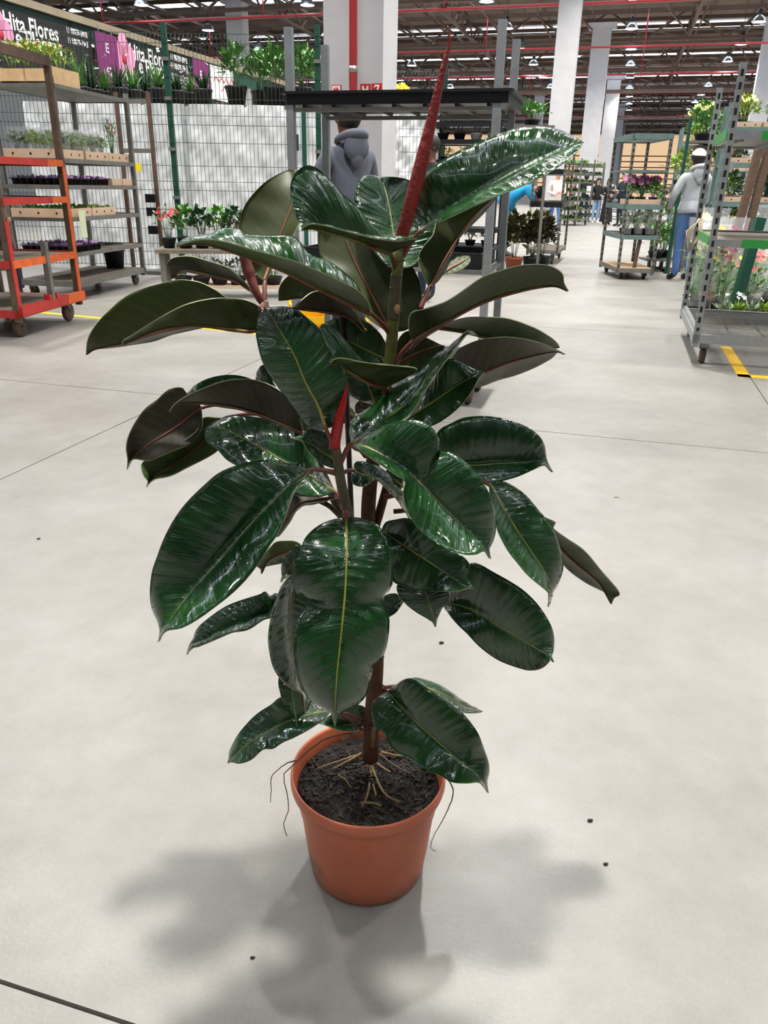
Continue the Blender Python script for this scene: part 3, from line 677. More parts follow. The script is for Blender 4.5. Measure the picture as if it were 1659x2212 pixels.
leaf(8, [(1050, 1310), (900, 1340), (720, 1395), (560, 1480), (450, 1550), (350, 1640), (305, 1690)],
     [(980, 1270), (870, 1240), (760, 1222), (680, 1215), (620, 1265), (520, 1330), (430, 1420), (370, 1500), (320, 1600), (313, 1650)],
     [(1000, 1370), (900, 1440), (790, 1500), (700, 1540), (630, 1585), (560, 1590), (480, 1660), (400, 1690), (330, 1682)], [S - .03, S - .06, S - .08, S - .09], 1, -1, 'top', att=(790, 1560, S), label='low leaf resting over the left pot rim')
leaf(8, [(690, 500), (620, 590), (560, 645), (400, 690), (250, 760), (100, 840), (45, 852), (12, 910)],
     [(650, 470), (610, 490), (570, 455), (540, 475), (430, 510), (300, 560), (180, 640), (90, 720), (60, 790), (50, 830)],
     [(640, 630), (560, 662), (450, 732), (340, 752), (220, 802), (100, 852), (60, 862)], [S + .0, S - .01, S - .01, S - .01], 1, -1, 'top', att=(780, 1300, S), bulge=0.15)
leaf(8, [(850, 150), (720, 180), (600, 230), (545, 330)], [(800, 100), (720, 92), (650, 100), (610, 140), (560, 200), (515, 270), (538, 290)], [(820, 210), (700, 252), (580, 277), (556, 300)], [S + .0, S + .02, S + .03], -1, 1, 'under', under='green', att=(770, 1200, S))
leaf(8, [(850, 180), (780, 240), (720, 320), (685, 390)], [(800, 125), (760, 160), (710, 220), (690, 280), (694, 335)], [(850, 270), (800, 335), (740, 352), (702, 372)], [S - .09, S - .09, S - .09], 1, -1, 'top', att=(770, 1190, S))
leaf(6, [(1470, 400), (1330, 420), (1200, 450), (1100, 560), (1020, 690)], [(1300, 388), (1150, 350), (1100, 440), (1040, 580)], [(1330, 440), (1200, 470), (1120, 590), (1050, 680)], [S - .04, S - .03, S - .02], 1, -1, 'under', under='brown', att=(760, 1130, S - .02))
# --- lower right
leaf(7, [(45, 215), (140, 235), (250, 290), (370, 370), (450, 440), (520, 510), (600, 590), (700, 690), (800, 790), (855, 875)],
     [(80, 213), (140, 175), (220, 120), (300, 85), (400, 75), (470, 85), (530, 130), (560, 190), (565, 230), (540, 258), (600, 255), (680, 290), (740, 340), (800, 420), (850, 500), (880, 600), (885, 700), (870, 770), (848, 812)],
     [(100, 250), (160, 292), (250, 352), (320, 397), (352, 412), (362, 445), (350, 480), (355, 540), (380, 610), (430, 690), (520, 770), (610, 820), (700, 850), (770, 850), (818, 832)],
     [S - .12, S - .15, S - .17, S - .19, S - .2], 1, -1, 'top', att=(735, 1000, S - .12), drops=220, label='wavy wet leaf right of the small red shoot with yellow midrib', bulge=0.08)
leaf(7, [(540, 325), (760, 335), (900, 325), (1050, 320), (1150, 318), (1215, 375)],
     [(530, 200), (560, 130), (620, 95), (700, 60), (800, 50), (900, 58), (1000, 85), (1080, 120), (1140, 170), (1170, 230), (1172, 295)],
     [(640, 420), (760, 440), (820, 437), (900, 430), (1000, 405), (1100, 362), (1165, 336)], [S - .03, S - .02, S - .01, S - .02], 1, -1, 'top', att=(830, 1050, S), bulge=0.12)
leaf(7, [(850, 440), (920, 570), (1000, 700), (1100, 850), (1170, 960), (1200, 1060), (1190, 1155)],
     [(900, 425), (960, 440), (1050, 500), (1120, 580), (1180, 650), (1230, 730), (1265, 850), (1275, 920), (1255, 1000), (1218, 1065), (1205, 1105)],
     [(850, 500), (870, 580), (895, 710), (950, 820), (1010, 900), (1080, 980), (1180, 1062), (1190, 1100)], [S - .05, S - .08, S - .09, S - .09], 1, -1, 'top', att=(830, 1075, S - .01), drops=130, bulge=0.06)
leaf(7, [(1120, 610), (1250, 800), (1350, 900), (1480, 1010), (1555, 1137)],
     [(1165, 635), (1230, 665), (1218, 700), (1300, 760), (1400, 830), (1500, 950), (1600, 1070), (1572, 1100)],
     [(1180, 750), (1250, 845), (1290, 925), (1400, 1010), (1500, 1060), (1540, 1082), (1558, 1108)], [S + .02, S + .03, S + .03], -1, 1, 'under', under='olive', att=(850, 1105, S), wf=0.2)
leaf(7, [(225, 715), (360, 800), (480, 880), (600, 960), (700, 1030), (768, 1055)],
     [(250, 665), (300, 650), (380, 640), (460, 680), (550, 760), (640, 830), (700, 865), (732, 905), (740, 960), (747, 1022)],
     [(250, 800), (270, 880), (290, 1000), (350, 1032), (440, 1060), (550, 1062), (650, 1065), (728, 1046)], [S - .02, S - .07, S - .09, S - .1], 1, -1, 'top', att=(800, 1140, S))
leaf(7, [(460, 1030), (490, 1100), (520, 1190), (538, 1270)], [(330, 1015), (318, 1070), (370, 1140), (440, 1192), (510, 1232)], [(580, 1020), (612, 1075), (610, 1110), (570, 1170), (545, 1232)], [S - .05, S - .07, S - .07], 1, 1, 'top', att=(810, 1230, S))
leaf(7, [(575, 1140), (680, 1145), (800, 1200), (900, 1260), (1000, 1320), (1100, 1380), (1190, 1440), (1222, 1472)],
     [(600, 1060), (680, 960), (740, 900), (800, 910), (870, 950), (960, 1000), (1050, 1060), (1130, 1140), (1190, 1230), (1220, 1310), (1220, 1400), (1208, 1432)],
     [(640, 1230), (720, 1310), (800, 1390), (900, 1460), (1000, 1500), (1080, 1520), (1150, 1510), (1195, 1470), (1203, 1446)], [S - .0, S - .05, S - .10, S - .14], 1, -1, 'top', att=(815, 1290, S), label='dark leaf low on the right, ribbed and shaded', bulge=0.08)
leaf(7, [(355, 1110), (310, 1150), (270, 1210)], [(300, 1075), (240, 1095), (245, 1160)], [(350, 1130), (310, 1185)], [S - .0, S - .02, S - .03], 1, -1, 'top')
leaf(9, [(985, 150), (1080, 250), (1180, 350), (1280, 440), (1370, 520), (1450, 590), (1530, 660), (1590, 755)],
     [(1020, 120), (1080, 80), (1140, 70), (1200, 110), (1290, 170), (1390, 240), (1440, 280), (1490, 340), (1530, 400), (1560, 480), (1590, 570), (1595, 630), (1582, 690)],
     [(900, 210), (888, 260), (895, 310), (915, 370), (960, 390), (1000, 470), (1040, 510), (1120, 550), (1200, 610), (1300, 650), (1370, 690), (1460, 697), (1530, 692), (1560, 718)], [S - .01, S - .07, S - .12, S - .15], 1, -1, 'top', att=(815, 1500, S), label='dark ribbed leaf drooping over the right pot rim', bulge=0.07)
leaf(9, [(1100, 110), (1220, 130), (1350, 180), (1450, 240), (1555, 268)], [(1140, 68), (1220, 80), (1320, 120), (1420, 190), (1500, 240)], [(1200, 180), (1320, 240), (1440, 274), (1530, 277)], [S + .02, S + .04, S + .05], 1, -1, 'top', att=(815, 1490, S))
leaf(8, [(1290, 1400), (1200, 1410), (1100, 1420), (960, 1400)], [(1290, 1290), (1200, 1270), (1080, 1320)], [(1220, 1455), (1100, 1450)], [S + .0, S + .02, S + .03], 1, -1, 'top')
leaf(10, [(690, 1080), (850, 1150), (1050, 1200), (1250, 1330), (1400, 1520), (1560, 1800)], [(760, 950), (950, 970), (1150, 1060), (1350, 1250), (1480, 1480)], [(680, 1180), (720, 1290), (830, 1322), (930, 1290), (1030, 1205), (1080, 1230), (1200, 1350), (1350, 1500), (1480, 1690)], [S - .07, S - .06, S - .04, S - .03], 1, -1, 'top', att=(733, 1025, S - .1))
leaf(10, [(1450, 1330), (1350, 1230), (1250, 1180), (1110, 1140)], [(1450, 1200), (1300, 1110), (1200, 1105)], [(1350, 1330), (1200, 1240)], [S - .02, S - .02, S - .02], 1, -1, 'top')

# --- stems, shoots, stake
M_BARK = mat('brown_bark', (86, 54, 32), 0.75, var=0.45, scale=40, bump=0.5, bscale=90)
M_GSTEM = mat('green_stem', (98, 98, 40), 0.5, var=0.3, scale=30)
M_BSTEM = mat('brown_green_stem', (84, 76, 52), 0.55, var=0.3, scale=40, bump=0.3, bscale=120)
M_SHOOT = mat('red_bud_sheath', (140, 34, 28), 0.42, var=0.18, scale=50, bump=0.5, bscale=160)
M_SHOOT2 = mat('red_bud_sheath_bright', (168, 20, 22), 0.35, var=0.15, scale=40)
M_SHOOT3 = mat('dull_red_bud', (112, 52, 44), 0.45, var=0.2, scale=40)
M_STAKE = mat('dark_plastic_stake', (46, 38, 34), 0.5)
def pl(pts): return [at(x, y, Y) + PINV for x, y, Y in pts]
def stem(name, pts, r0, r1, m_, n=10, par=plant, label=None):
    c = catmull([tuple(p_) for p_ in pl(pts)], 28)
    o = MB().tube(c, [r0 + (r1 - r0) * k / 27.0 for k in range(28)], n).build(name, m_, par)
    if label: o['label'] = label
    return o
stem('trunk', [(800, 1640, S), (803, 1560, S), (812, 1440, S), (812, 1300, S), (796, 1150, S), (800, 1040, S), (818, 930, S)], 0.0145, 0.0105, M_BARK, 12, label='rough brown bark')
st = stem('main_stem', [(818, 935, S), (828, 870, S), (843, 770, S), (850, 690, S), (856, 610, S), (863, 540, S)], 0.0092, 0.0074, M_GSTEM, 12, label='olive green upper stem')
stem('bark_ring', [(849, 690, S), (853, 640, S), (857, 592, S)], 0.0086, 0.0081, M_BSTEM, 12, label='grey-brown middle of the stem')
for (x, y) in ((846, 737), (851, 664), (854, 621), (861, 562)):
    p0 = at(x, y, S) + PINV
    MB().lathe([(0.0082, -0.001), (0.0092, 0), (0.0082, 0.001)], 14, p0).build('node_ring', M_BSTEM, plant)
MB().ball(at(858, 668, S - 0.009) + PINV, (0.0045, 0.003, 0.007), 10).build('leaf_scar', mat('leaf_scar_tan', (176, 128, 82), 0.6), plant)
stem('front_branch', [(790, 1300, S - .01), (770, 1200, S - .05), (752, 1110, S - .11), (738, 1050, S - .115), (730, 1000, S - .12), (724, 962, S - .12)], 0.0088, 0.0068, M_BSTEM, 12)
stem('left_branch', [(792, 1240, S), (740, 1120, S + .03), (680, 980, S + .06), (620, 800, S + .07), (580, 690, S + .06), (571, 652, S + .05)], 0.0075, 0.0058, M_BSTEM, 10)
stem('side_branch', [(800, 1170, S + .0), (822, 1100, S + .01), (838, 1040, S + .01), (850, 980, S)], 0.0080, 0.006, M_BARK, 10)
stem('side_branch', [(790, 1230, S - .02), (760, 1150, S - .02), (720, 1100, S - .03), (690, 1082, S - .03)], 0.0062, 0.004, M_BSTEM, 8)
# tall red bud sheath at the top
c = catmull([tuple(p_) for p_ in pl([(864, 535, S), (868, 510, S - .01), (880, 470, S - .015), (898, 400, S - .02), (925, 290, S - .02), (948, 190, S - .02), (962, 130, S - .02), (971, 92, S - .02), (967, 56, S - .02)])], 40)
prof = [(0, .0078), (.08, .0086), (.25, .0096), (.45, .0086), (.6, .0068), (.75, .0052), (.87, .0034), (.95, .0018), (1, .0006)]
def pr(f):
    for (a, ra), (b_, rb) in zip(prof, prof[1:]):
        if f <= b_: return ra + (rb - ra) * (f - a) / (b_ - a)
    return prof[-1][1]
rk = random.Random(3)
c2 = catmull(c, 110)
rad = [pr(k / 109.0) * (1 + (0.035 * (1 if k % 2 else -1) * (1 if k < 22 or k > 70 else 0.15))) for k in range(110)]
MB().tube(c2, rad, 16).build('bud_sheath', M_SHOOT, plant)['label'] = 'tall wrinkled red bud sheath at the top'
c = catmull([tuple(p_) for p_ in pl([(723, 968, S - .12), (724, 950, S - .12), (733, 905, S - .125), (744, 860, S - .125), (751, 826, S - .125)])], 24)
MB().tube(c, [max(.0006, .0078 * (1 - (k / 23.0) ** 2.2)) for k in range(24)], 12).build('bud_sheath', M_SHOOT2, plant)['label'] = 'small bright red bud'
c = catmull([tuple(p_) for p_ in pl([(570, 660, S + .05), (553, 630, S + .05), (535, 580, S + .06), (520, 530, S + .06), (506, 475, S + .06)])], 24)
MB().tube(c, [max(.0006, .0085 * (0.55 + 0.75 * (k / 23.0) * 1.2 if k < 9 else 1.08 * (1 - ((k - 9) / 14.0) ** 1.3))) for k in range(24)], 12).build('bud_sheath', M_SHOOT3, plant)['label'] = 'dull red bud on the left branch'
stem('support_stake', [(736, 655, S + .03), (744, 760, S + .03), (753, 960, S + .03), (775, 1500, S + .03)], 0.0042, 0.0045, M_STAKE, 8, label='thin dark stake')
tk = MB()
for (x, y, dx) in ((815, 1478, 18), (820, 1492, 16), (808, 1420, 22), (795, 1560, -14), (818, 1520, 14)):
    a = at(x, y, S) + PINV; b_ = at(x + dx, y + random.Random(x).uniform(-6, 6), S - .01) + PINV
    tk.tube([a, (a + b_) / 2 + Vector((0, 0, .001)), b_], [.0028, .002, .0008], 5)
tk.build('bark_snags', M_BARK, plant)

# --- pot, soil, roots
def pot_mat():
    m = mat('terracotta_plastic', (190, 104, 73), 0.42, var=0.07, scale=9, bump=0.06, bscale=30, spec=0.4)
    nt = m.node_tree; b = nt.nodes['Principled BSDF']
    src = b.inputs['Base Color'].links[0].from_socket
    tc = nt.nodes.new('ShaderNodeTexCoord'); n = nt.nodes.new('ShaderNodeTexNoise'); n.inputs['Scale'].default_value = 26; n.inputs['Detail'].default_value = 6
    nt.links.new(tc.outputs['Object'], n.inputs['Vector'])
    # patch of green algae low on the left of the pot
    vd = nt.nodes.new('ShaderNodeVectorMath'); vd.operation = 'DISTANCE'; nt.links.new(tc.outputs['Object'], vd.inputs[0]); vd.inputs[1].default_value = (-0.105, -0.045, 0.045)
    mr = nt.nodes.new('ShaderNodeMapRange'); mr.inputs[1].default_value = 0.075; mr.inputs[2].default_value = 0.015; nt.links.new(vd.outputs['Value'], mr.inputs[0])
    mu = nt.nodes.new('ShaderNodeMath'); mu.operation = 'MULTIPLY'; nt.links.new(mr.outputs[0], mu.inputs[0]); nt.links.new(n.outputs['Fac'], mu.inputs[1])
    cr = nt.nodes.new('ShaderNodeValToRGB'); cr.color_ramp.elements[0].position = 0.18; cr.color_ramp.elements[0].color = (0, 0, 0, 1); cr.color_ramp.elements[1].position = 0.5; cr.color_ramp.elements[1].color = (.8, .8, .8, 1)
    nt.links.new(mu.outputs[0], cr.inputs['Fac'])
    # dirt line at the foot
    sx = nt.nodes.new('ShaderNodeSeparateXYZ'); nt.links.new(tc.outputs['Object'], sx.inputs[0])
    mx = nt.nodes.new('ShaderNodeMix'); mx.data_type = 'RGBA'; nt.links.new(cr.outputs['Color'], mx.inputs[0]); nt.links.new(src, mx.inputs[6]); mx.inputs[7].default_value = _lin((92, 84, 48))
    m2 = nt.nodes.new('ShaderNodeMapRange'); m2.inputs[1].default_value = 0.011; m2.inputs[2].default_value = 0.0; nt.links.new(sx.outputs[2], m2.inputs[0])
    m3 = nt.nodes.new('ShaderNodeMath'); m3.operation = 'MULTIPLY'; nt.links.new(m2.outputs[0], m3.inputs[0]); nt.links.new(n.outputs['Fac'], m3.inputs[1])
    mx2 = nt.nodes.new('ShaderNodeMix'); mx2.data_type = 'RGBA'; nt.links.new(m3.outputs[0], mx2.inputs[0]); nt.links.new(mx.outputs[2], mx2.inputs[6]); mx2.inputs[7].default_value = _lin((40, 32, 24))
    nt.links.new(mx2.outputs[2], b.inputs['Base Color'])
    return m
M_POT = pot_mat()
PH, RB, RT = 0.223, 0.108, 0.1405
pot = MB().lathe([(0.0, 0.004), (RB - 0.006, 0.0), (RB, 0.006), (0.1135, 0.05), (0.119, 0.10), (0.124, 0.15), (0.1275, 0.183), (0.1300, 0.186), (0.1318, 0.189), (0.1318, 0.193), (0.1335, 0.197), (0.1400, 0.200), (0.1412, 0.206), (RT, 0.2185), (0.1392, PH), (0.1368, PH), (0.1345, 0.2185), (0.130, 0.19), (0.126, 0.15)], 72)
po = pot.build('pot', M_POT, plant); po['label'] = 'terracotta coloured plastic nursery pot with rolled rim'
M_SOIL = mat('dark_potting_soil', (30, 25, 22), 0.95, var=0.6, scale=60, bump=0.9, bscale=90)
so = MB(); rs = random.Random(8); vs_, fs_ = [], []
NR, NA = 22, 72
for i in range(NR + 1):
    r = 0.1285 * i / NR
    for k in range(NA):
        a = 2 * math.pi * k / NA
        z = 0.188 + 0.012 * math.exp(-(r / 0.03) ** 2) + (rs.uniform(-.0035, .0045) if i < NR else 0)
        vs_.append((r * math.cos(a), r * math.sin(a), z))
fs_ = [(i * NA + k, i * NA + (k + 1) % NA, (i + 1) * NA + (k + 1) % NA, (i + 1) * NA + k) for i in range(NR) for k in range(NA)]
so.add(vs_, fs_); so.build('soil', M_SOIL, plant)
M_CHIP = mat('soil_chips', (48, 38, 30), 0.9, var=0.6, scale=200)
ch = MB()
for k in range(520):
    r = 0.125 * math.sqrt(rs.random()); a = rs.uniform(0, 6.283); s_ = rs.uniform(0.0012, 0.0042)
    ch.box((r * math.cos(a), r * math.sin(a), 0.1905 + 0.010 * math.exp(-(r / 0.03) ** 2)), (s_ * rs.uniform(1, 4), s_, s_ * 0.8), M=Matrix.Rotation(rs.uniform(0, 6.28), 3, 'Z') @ Matrix.Rotation(rs.uniform(-.7, .7), 3, 'Y'))
tag(ch.build('bark_chips', M_CHIP, plant), None, kind='stuff')
M_ROOT = mat('aerial_root', (108, 88, 54), 0.7, var=0.35, scale=60)
M_ROOTD = mat('thin_dark_root', (78, 56, 40), 0.8)
def root(pts, r0, r1, m_=None):
    """pts in picture space at soil height"""
    pp = []
    for q in pts:
        if len(q) == 3: pp.append(tuple(at(*q) + PINV))
        else: pp.append(tuple(fl(q[0], q[1], 0.1985) + PINV))
    c_ = catmull(pp, 24); rz_ = random.Random(int(pts[0][0] * 7 + pts[-1][1]))
    MB().tube([Vector(x) + Vector((rz_.uniform(-.0006, .0006), 0, rz_.uniform(-.0006, .0006))) for x in c_], [r0 + (r1 - r0) * k / 23.0 for k in range(24)], 7).build('root', m_ or M_ROOT, plant)
zz = lambda x, y: (480 + x / 2.765, 1440 + y / 2.765)
root([zz(905, 360) + (S - .02,), zz(900, 450) + (S - .025,), zz(885, 560), zz(885, 660), zz(870, 760), zz(835, 838)], .0036, .0022)
root([zz(895, 600), zz(930, 690), zz(980, 770), zz(1060, 812)], .0034, .0022)
root([zz(885, 620), zz(900, 700), zz(920, 772)], .0026, .0018)
root([zz(940, 520), zz(1000, 570), zz(1060, 610), zz(1130, 640)], .0026, .0012, M_ROOTD)
root([zz(950, 510), zz(1040, 530), zz(1100, 530)], .0026, .0014)
root([zz(830, 520), zz(740, 570), zz(660, 612)], .0026, .0014)
root([zz(800, 530), zz(680, 570), zz(560, 610)], .0024, .0012)
root([zz(920, 575), zz(960, 605), zz(1005, 632)], .0026, .002)
root([zz(690, 650), zz(730, 672), zz(768, 722)], .0020, .0010)
root([zz(820, 815), zz(890, 815), zz(950, 830)], .0024, .0018)
root([zz(820, 395) + (S - .01,), zz(700, 405) + (S - .04,), zz(600, 440) + (S - .055,), zz(520, 500) + (S - .07,), zz(450, 562) + (S - .10,), zz(400, 610) + (S - .125,), zz(365, 650) + (S - .145,), zz(390, 760) + (S - .16,), zz(395, 860) + (S - .16,), zz(368, 930) + (S - .16,), zz(385, 1012) + (S - .16,)], .0014, .0006, M_ROOTD)
root([zz(440, 562) + (S - .10,), zz(380, 580) + (S - .12,), zz(300, 650) + (S - .14,), zz(292, 740) + (S - .145,), zz(288, 810) + (S - .145,)], .0011, .0005, M_ROOTD)
root([zz(1330, 660) + (S - .03,), zz(1360, 690) + (S - .045,), zz(1380, 760) + (S - .05,), zz(1340, 870) + (S - .055,), zz(1270, 1000) + (S - .055,), zz(1245, 1080) + (S - .055,), zz(1278, 1105) + (S - .055,)], .0013, .0005, M_ROOTD)
root([zz(840, 380) + (S - .01,), zz(760, 320) + (S + .0,), zz(690, 280) + (S + .0,)], .0026, .0018, M_ROOTD)
root([zz(820, 390) + (S - .02,), zz(760, 420) + (S - .03,), zz(715, 437) + (S - .035,)], .0026, .0022)
# little marks on the floor around the pot
for (px, py, r_, lab) in ((1274, 1774, .006, 'small dark crumb on the floor right of the pot'), (83, 1165, .006, 'small dark crumb on the floor at the far left'), (953, 1390, .007, 'scrap of dry leaf on the floor right of the trunk'), (1308, 1868, .005, 'tiny brown crumb on the floor in the right shadow'), (545, 2070, .004, 'tiny dark crumb in the shadow in front of the pot')):
    q = fl(px, py); cr_ = MB(); rq = random.Random(px)
    cr_.ball((0, 0, r_ * .45), (r_, r_ * .7, r_ * .45), 7); cr_.ball((r_ * .7, r_ * .3, r_ * .3), (r_ * .5, r_ * .5, r_ * .3), 6)
    o = cr_.build('crumb', M_CHIP); o.location = q; tag(o, lab, 'debris')
q = fl(1332, 1076); o = MB().tube([(-.012, 0, .0015), (-.004, .006, .002), (.006, .006, .002), (.011, -.002, .0015)], .0011, 5).build('fibre', M_ROOTD); o.location = q; tag(o, 'curled brown fibre on the floor right of the leaves', 'debris')
# ------------------------------------------------------------------ shared builders for the market around the plant
M_GALV = mat('galvanised_steel', (150, 153, 154), 0.4, metal=0.55, var=0.15, scale=12)
M_GALVD = mat('weathered_grey_steel', (118, 116, 110), 0.55, metal=0.35, var=0.25, scale=10)
M_RUST = mat('brown_rusty_steel', (98, 78, 64), 0.6, metal=0.25, var=0.3, scale=14)
M_TRED = mat('worn_red_paint', (176, 46, 38), 0.5, var=0.25, scale=12)
M_TORG = mat('orange_paint', (214, 98, 44), 0.5, var=0.2, scale=12)
M_TGRN = mat('green_shelf_paint', (46, 138, 62), 0.4, var=0.12, scale=6)
M_TTEAL = mat('teal_grey_paint', (98, 120, 118), 0.5, var=0.2, scale=10)
M_WOOD = mat('weathered_plywood', (120, 108, 94), 0.75, var=0.3, scale=9)
M_WOODL = mat('pale_crate_wood', (212, 176, 132), 0.7, var=0.15, scale=12)
M_CARD = mat('cardboard', (206, 176, 148), 0.8, var=0.08, scale=10)
M_HOLE = mat('dark_hole', (28, 22, 20), 0.9)
M_RUBB = mat('brown_rubber_wheel', (92, 74, 62), 0.7, var=0.2, scale=20)
M_BLK = mat('black_plastic', (22, 23, 27), 0.38)
M_POTB = mat('black_nursery_pot', (30, 32, 40), 0.5)
M_FGRN = mat('fence_green_paint', (20, 72, 58), 0.4, var=0.1, scale=6)
M_WIRE = mat('fence_wire', (62, 78, 70), 0.5, metal=0.3)
M_SHEET = mat('white_plastic_sheet', (240, 241, 242), 0.4, var=0.03, scale=3)
M_SLEEVE = mat('clear_cellophane', (250, 252, 255), 0.08, alpha=0.16, spec=0.8)
M_PAPER = mat('white_paper', (232, 236, 230), 0.7)
M_PAPERY = mat('pale_green_paper', (206, 216, 178), 0.7)
LEAFC = {'g': mat('plant_green', (82, 134, 52), 0.45, var=0.45, scale=30), 'd': mat('plant_dark_green', (36, 74, 36), 0.4, var=0.4, scale=30),
         'y': mat('plant_yellow_green', (136, 164, 62), 0.5, var=0.35, scale=30), 'b': mat('plant_brown_green', (70, 66, 34), 0.45, var=0.45, scale=20),
         's': mat('plant_silver_green', (128, 146, 116), 0.6, var=0.25, scale=30), 'm': mat('seedling_moss_green', (92, 132, 48), 0.6, var=0.4, scale=40),
         'p': mat('seedling_purple', (168, 126, 184), 0.6, var=0.4, scale=40)}
FLW = {'orange': mat('petal_orange', (232, 128, 84), 0.5), 'pink': mat('petal_pink', (255, 138, 212), 0.5, var=0.2, scale=40), 'white': mat('petal_white', (242, 242, 232), 0.5),
       'yellow': mat('petal_yellow', (244, 220, 30), 0.5), 'cream': mat('petal_pale_yellow', (236, 226, 130), 0.5), 'red': mat('petal_red', (206, 34, 48), 0.5), 'wine': mat('petal_wine', (126, 36, 66), 0.5), 'lilac': mat('petal_lilac', (196, 150, 196), 0.5), 'salmon': mat('petal_salmon', (236, 120, 110), 0.5)}

def rot_of(yaw): return -yaw
def to_world(T, v):
    return Matrix.Translation(T.location) @ Matrix.Rotation(T.rotation_euler.z, 4, 'Z') @ Vector(v)
def trolley(label, NR, yaw, w, d, h, shelves, post=M_GALV, base_z=0.2, base_mat=M_WOOD, frame=None, wheel=0.07, pw=0.04, slots=False, wire=False, name='plant_trolley', topbar=None, group=None, wheelm=M_RUBB):
    """NR = near right corner on the floor; local x right, y away; shelves: (z, deck material, edge materials (right side near, far; front), thickness)"""
    X = Vector((math.cos(yaw), -math.sin(yaw), 0)); Y = Vector((math.sin(yaw), math.cos(yaw), 0))
    c = Vector((NR[0], NR[1], 0)) - X * w / 2 + Y * d / 2
    T = thing(name, label, 'trolley', c, -yaw, group)
    frame = frame or post
    for sx in (-1, 1):
        for sy in (-1, 1):
            x, y = sx * (w / 2 - pw / 2), sy * (d / 2 - pw / 2)
            po_ = MB().box((x, y, (h + base_z - 0.06) / 2), (pw, pw * 0.8, h - base_z + 0.06)).build('post', post, T)
            if slots:
                mb = MB(); n = int((h - base_z) / 0.075)
                for k in range(n):
                    mb.box((x, y, base_z + 0.06 + k * 0.075), (pw * 0.42, pw * 0.84, 0.042))
                    mb.box((x, y, base_z + 0.06 + k * 0.075), (pw * 1.04, pw * 0.36, 0.042))
                tag(mb.build('slots', M_HOLE, po_), None, kind='stuff')
            wx, wy = sx * (w / 2 - 0.10), sy * (d / 2 - 0.13)
            MB().box((wx, wy, base_z - 0.05), (0.07, 0.05, 0.07)).build('caster_fork', M_GALVD, T)
            MB().lathe([(0.01, -0.02), (wheel - 0.008, -0.02), (wheel, -0.012), (wheel, 0.012), (wheel - 0.008, 0.02), (0.01, 0.02)], 18, (wx, wy + 0.02, wheel), R=Matrix.Rotation(math.pi / 2, 3, 'Y')).build('wheel', wheelm, T)
    # base frame and deck
    fr_ = MB()
    for sy in (-1, 1): fr_.box((0, sy * (d / 2 - 0.02), base_z), (w, 0.04, 0.06))
    for sx in (-1, 1): fr_.box((sx * (w / 2 - 0.02), 0, base_z), (0.04, d, 0.06))
    fr_.build('base_frame', frame, T)
    if wire:
        g = MB()
        n = int(d / 0.06)
        for k in range(n): g.box((0, -d / 2 + 0.04 + k * (d - 0.08) / (n - 1), base_z + 0.02), (w - 0.05, 0.006, 0.006))
        for k in range(6): g.box((-w / 2 + 0.05 + k * (w - 0.1) / 5, 0, base_z + 0.012), (0.012, d - 0.05, 0.010))
        tag(g.build('wire_deck', M_GALV, T), None, kind='stuff')
    else:
        MB().box((0, 0, base_z + 0.02), (w - 0.06, d - 0.06, 0.022)).build('deck', base_mat, T)
    for (z, dm, ems, thk) in shelves:
        sh = MB().box((0, 0, z), (w - 0.03, d - 0.03, thk)).build('shelf', dm, T)
        if ems:
            e1 = MB().box((w / 2 + 0.003, -d * 0.13, z), (0.014, d * 0.70, thk * 1.7)); e1.build('edge_strip', ems[0], sh)
            e2 = MB().box((w / 2 + 0.003, d * 0.33, z), (0.0135, d * 0.26, thk * 1.7)); e2.build('edge_strip', ems[1], sh)
            for sy in (-1, 1): MB().box((0, sy * (d / 2 - 0.004), z), (w - 0.02, 0.014, thk * 1.7)).build('edge_strip', ems[2], sh)
            MB().box((-w / 2 - 0.003, 0, z), (0.014, d - 0.05, thk * 1.7)).build('edge_strip', ems[2], sh)
    if topbar:
        for sx in (-1, 1): MB().box((sx * (w / 2 - pw / 2), 0, h - 0.04), (pw * 0.9, d - pw, 0.07)).build('top_bar', topbar, T)
    return T

PCACHE = {}
def leaf_blade(mb, base, dirv, L, W, curl, mi=0):
    d = dirv.normalized(); s_ = d.cross(Vector((0, 0, 1)))
    if s_.length < 1e-4: s_ = Vector((1, 0, 0))
    s_.normalize(); n = s_.cross(d)
    p0 = base; p1 = base + d * L * 0.45 + n * L * 0.05; p2 = base + d * L - Vector((0, 0, curl * L))
    mb.add([p0 - s_ * W * .12, p0 + s_ * W * .12, p1 + s_ * W * .5, p1 - n * W * 0.12, p1 - s_ * W * .5, p2], [(0, 1, 2, 3), (0, 3, 4), (3, 2, 5), (4, 3, 5)], mi)
def strap(mb, base, dirv, L, W, droop, mi=0):
    d = Vector(dirv); h_ = Vector((d.x, d.y, 0)); s_ = h_.cross(Vector((0, 0, 1)))
    if s_.length < 1e-4: s_ = Vector((1, 0, 0))
    s_.normalize(); d.normalize(); vs2 = []
    for k in range(5):
        f = k / 4.0; p_ = base + d * L * f + Vector((0, 0, -droop * L * f * f)); w_ = W * (0.5 + 0.5 * math.sin(math.pi * min(1, f + .25))) * (1 - f ** 3)
        vs2 += [p_ - s_ * w_ / 2, p_ + s_ * w_ / 2]
    mb.add(vs2, [(2 * k, 2 * k + 1, 2 * k + 3, 2 * k + 2) for k in range(4)], mi)
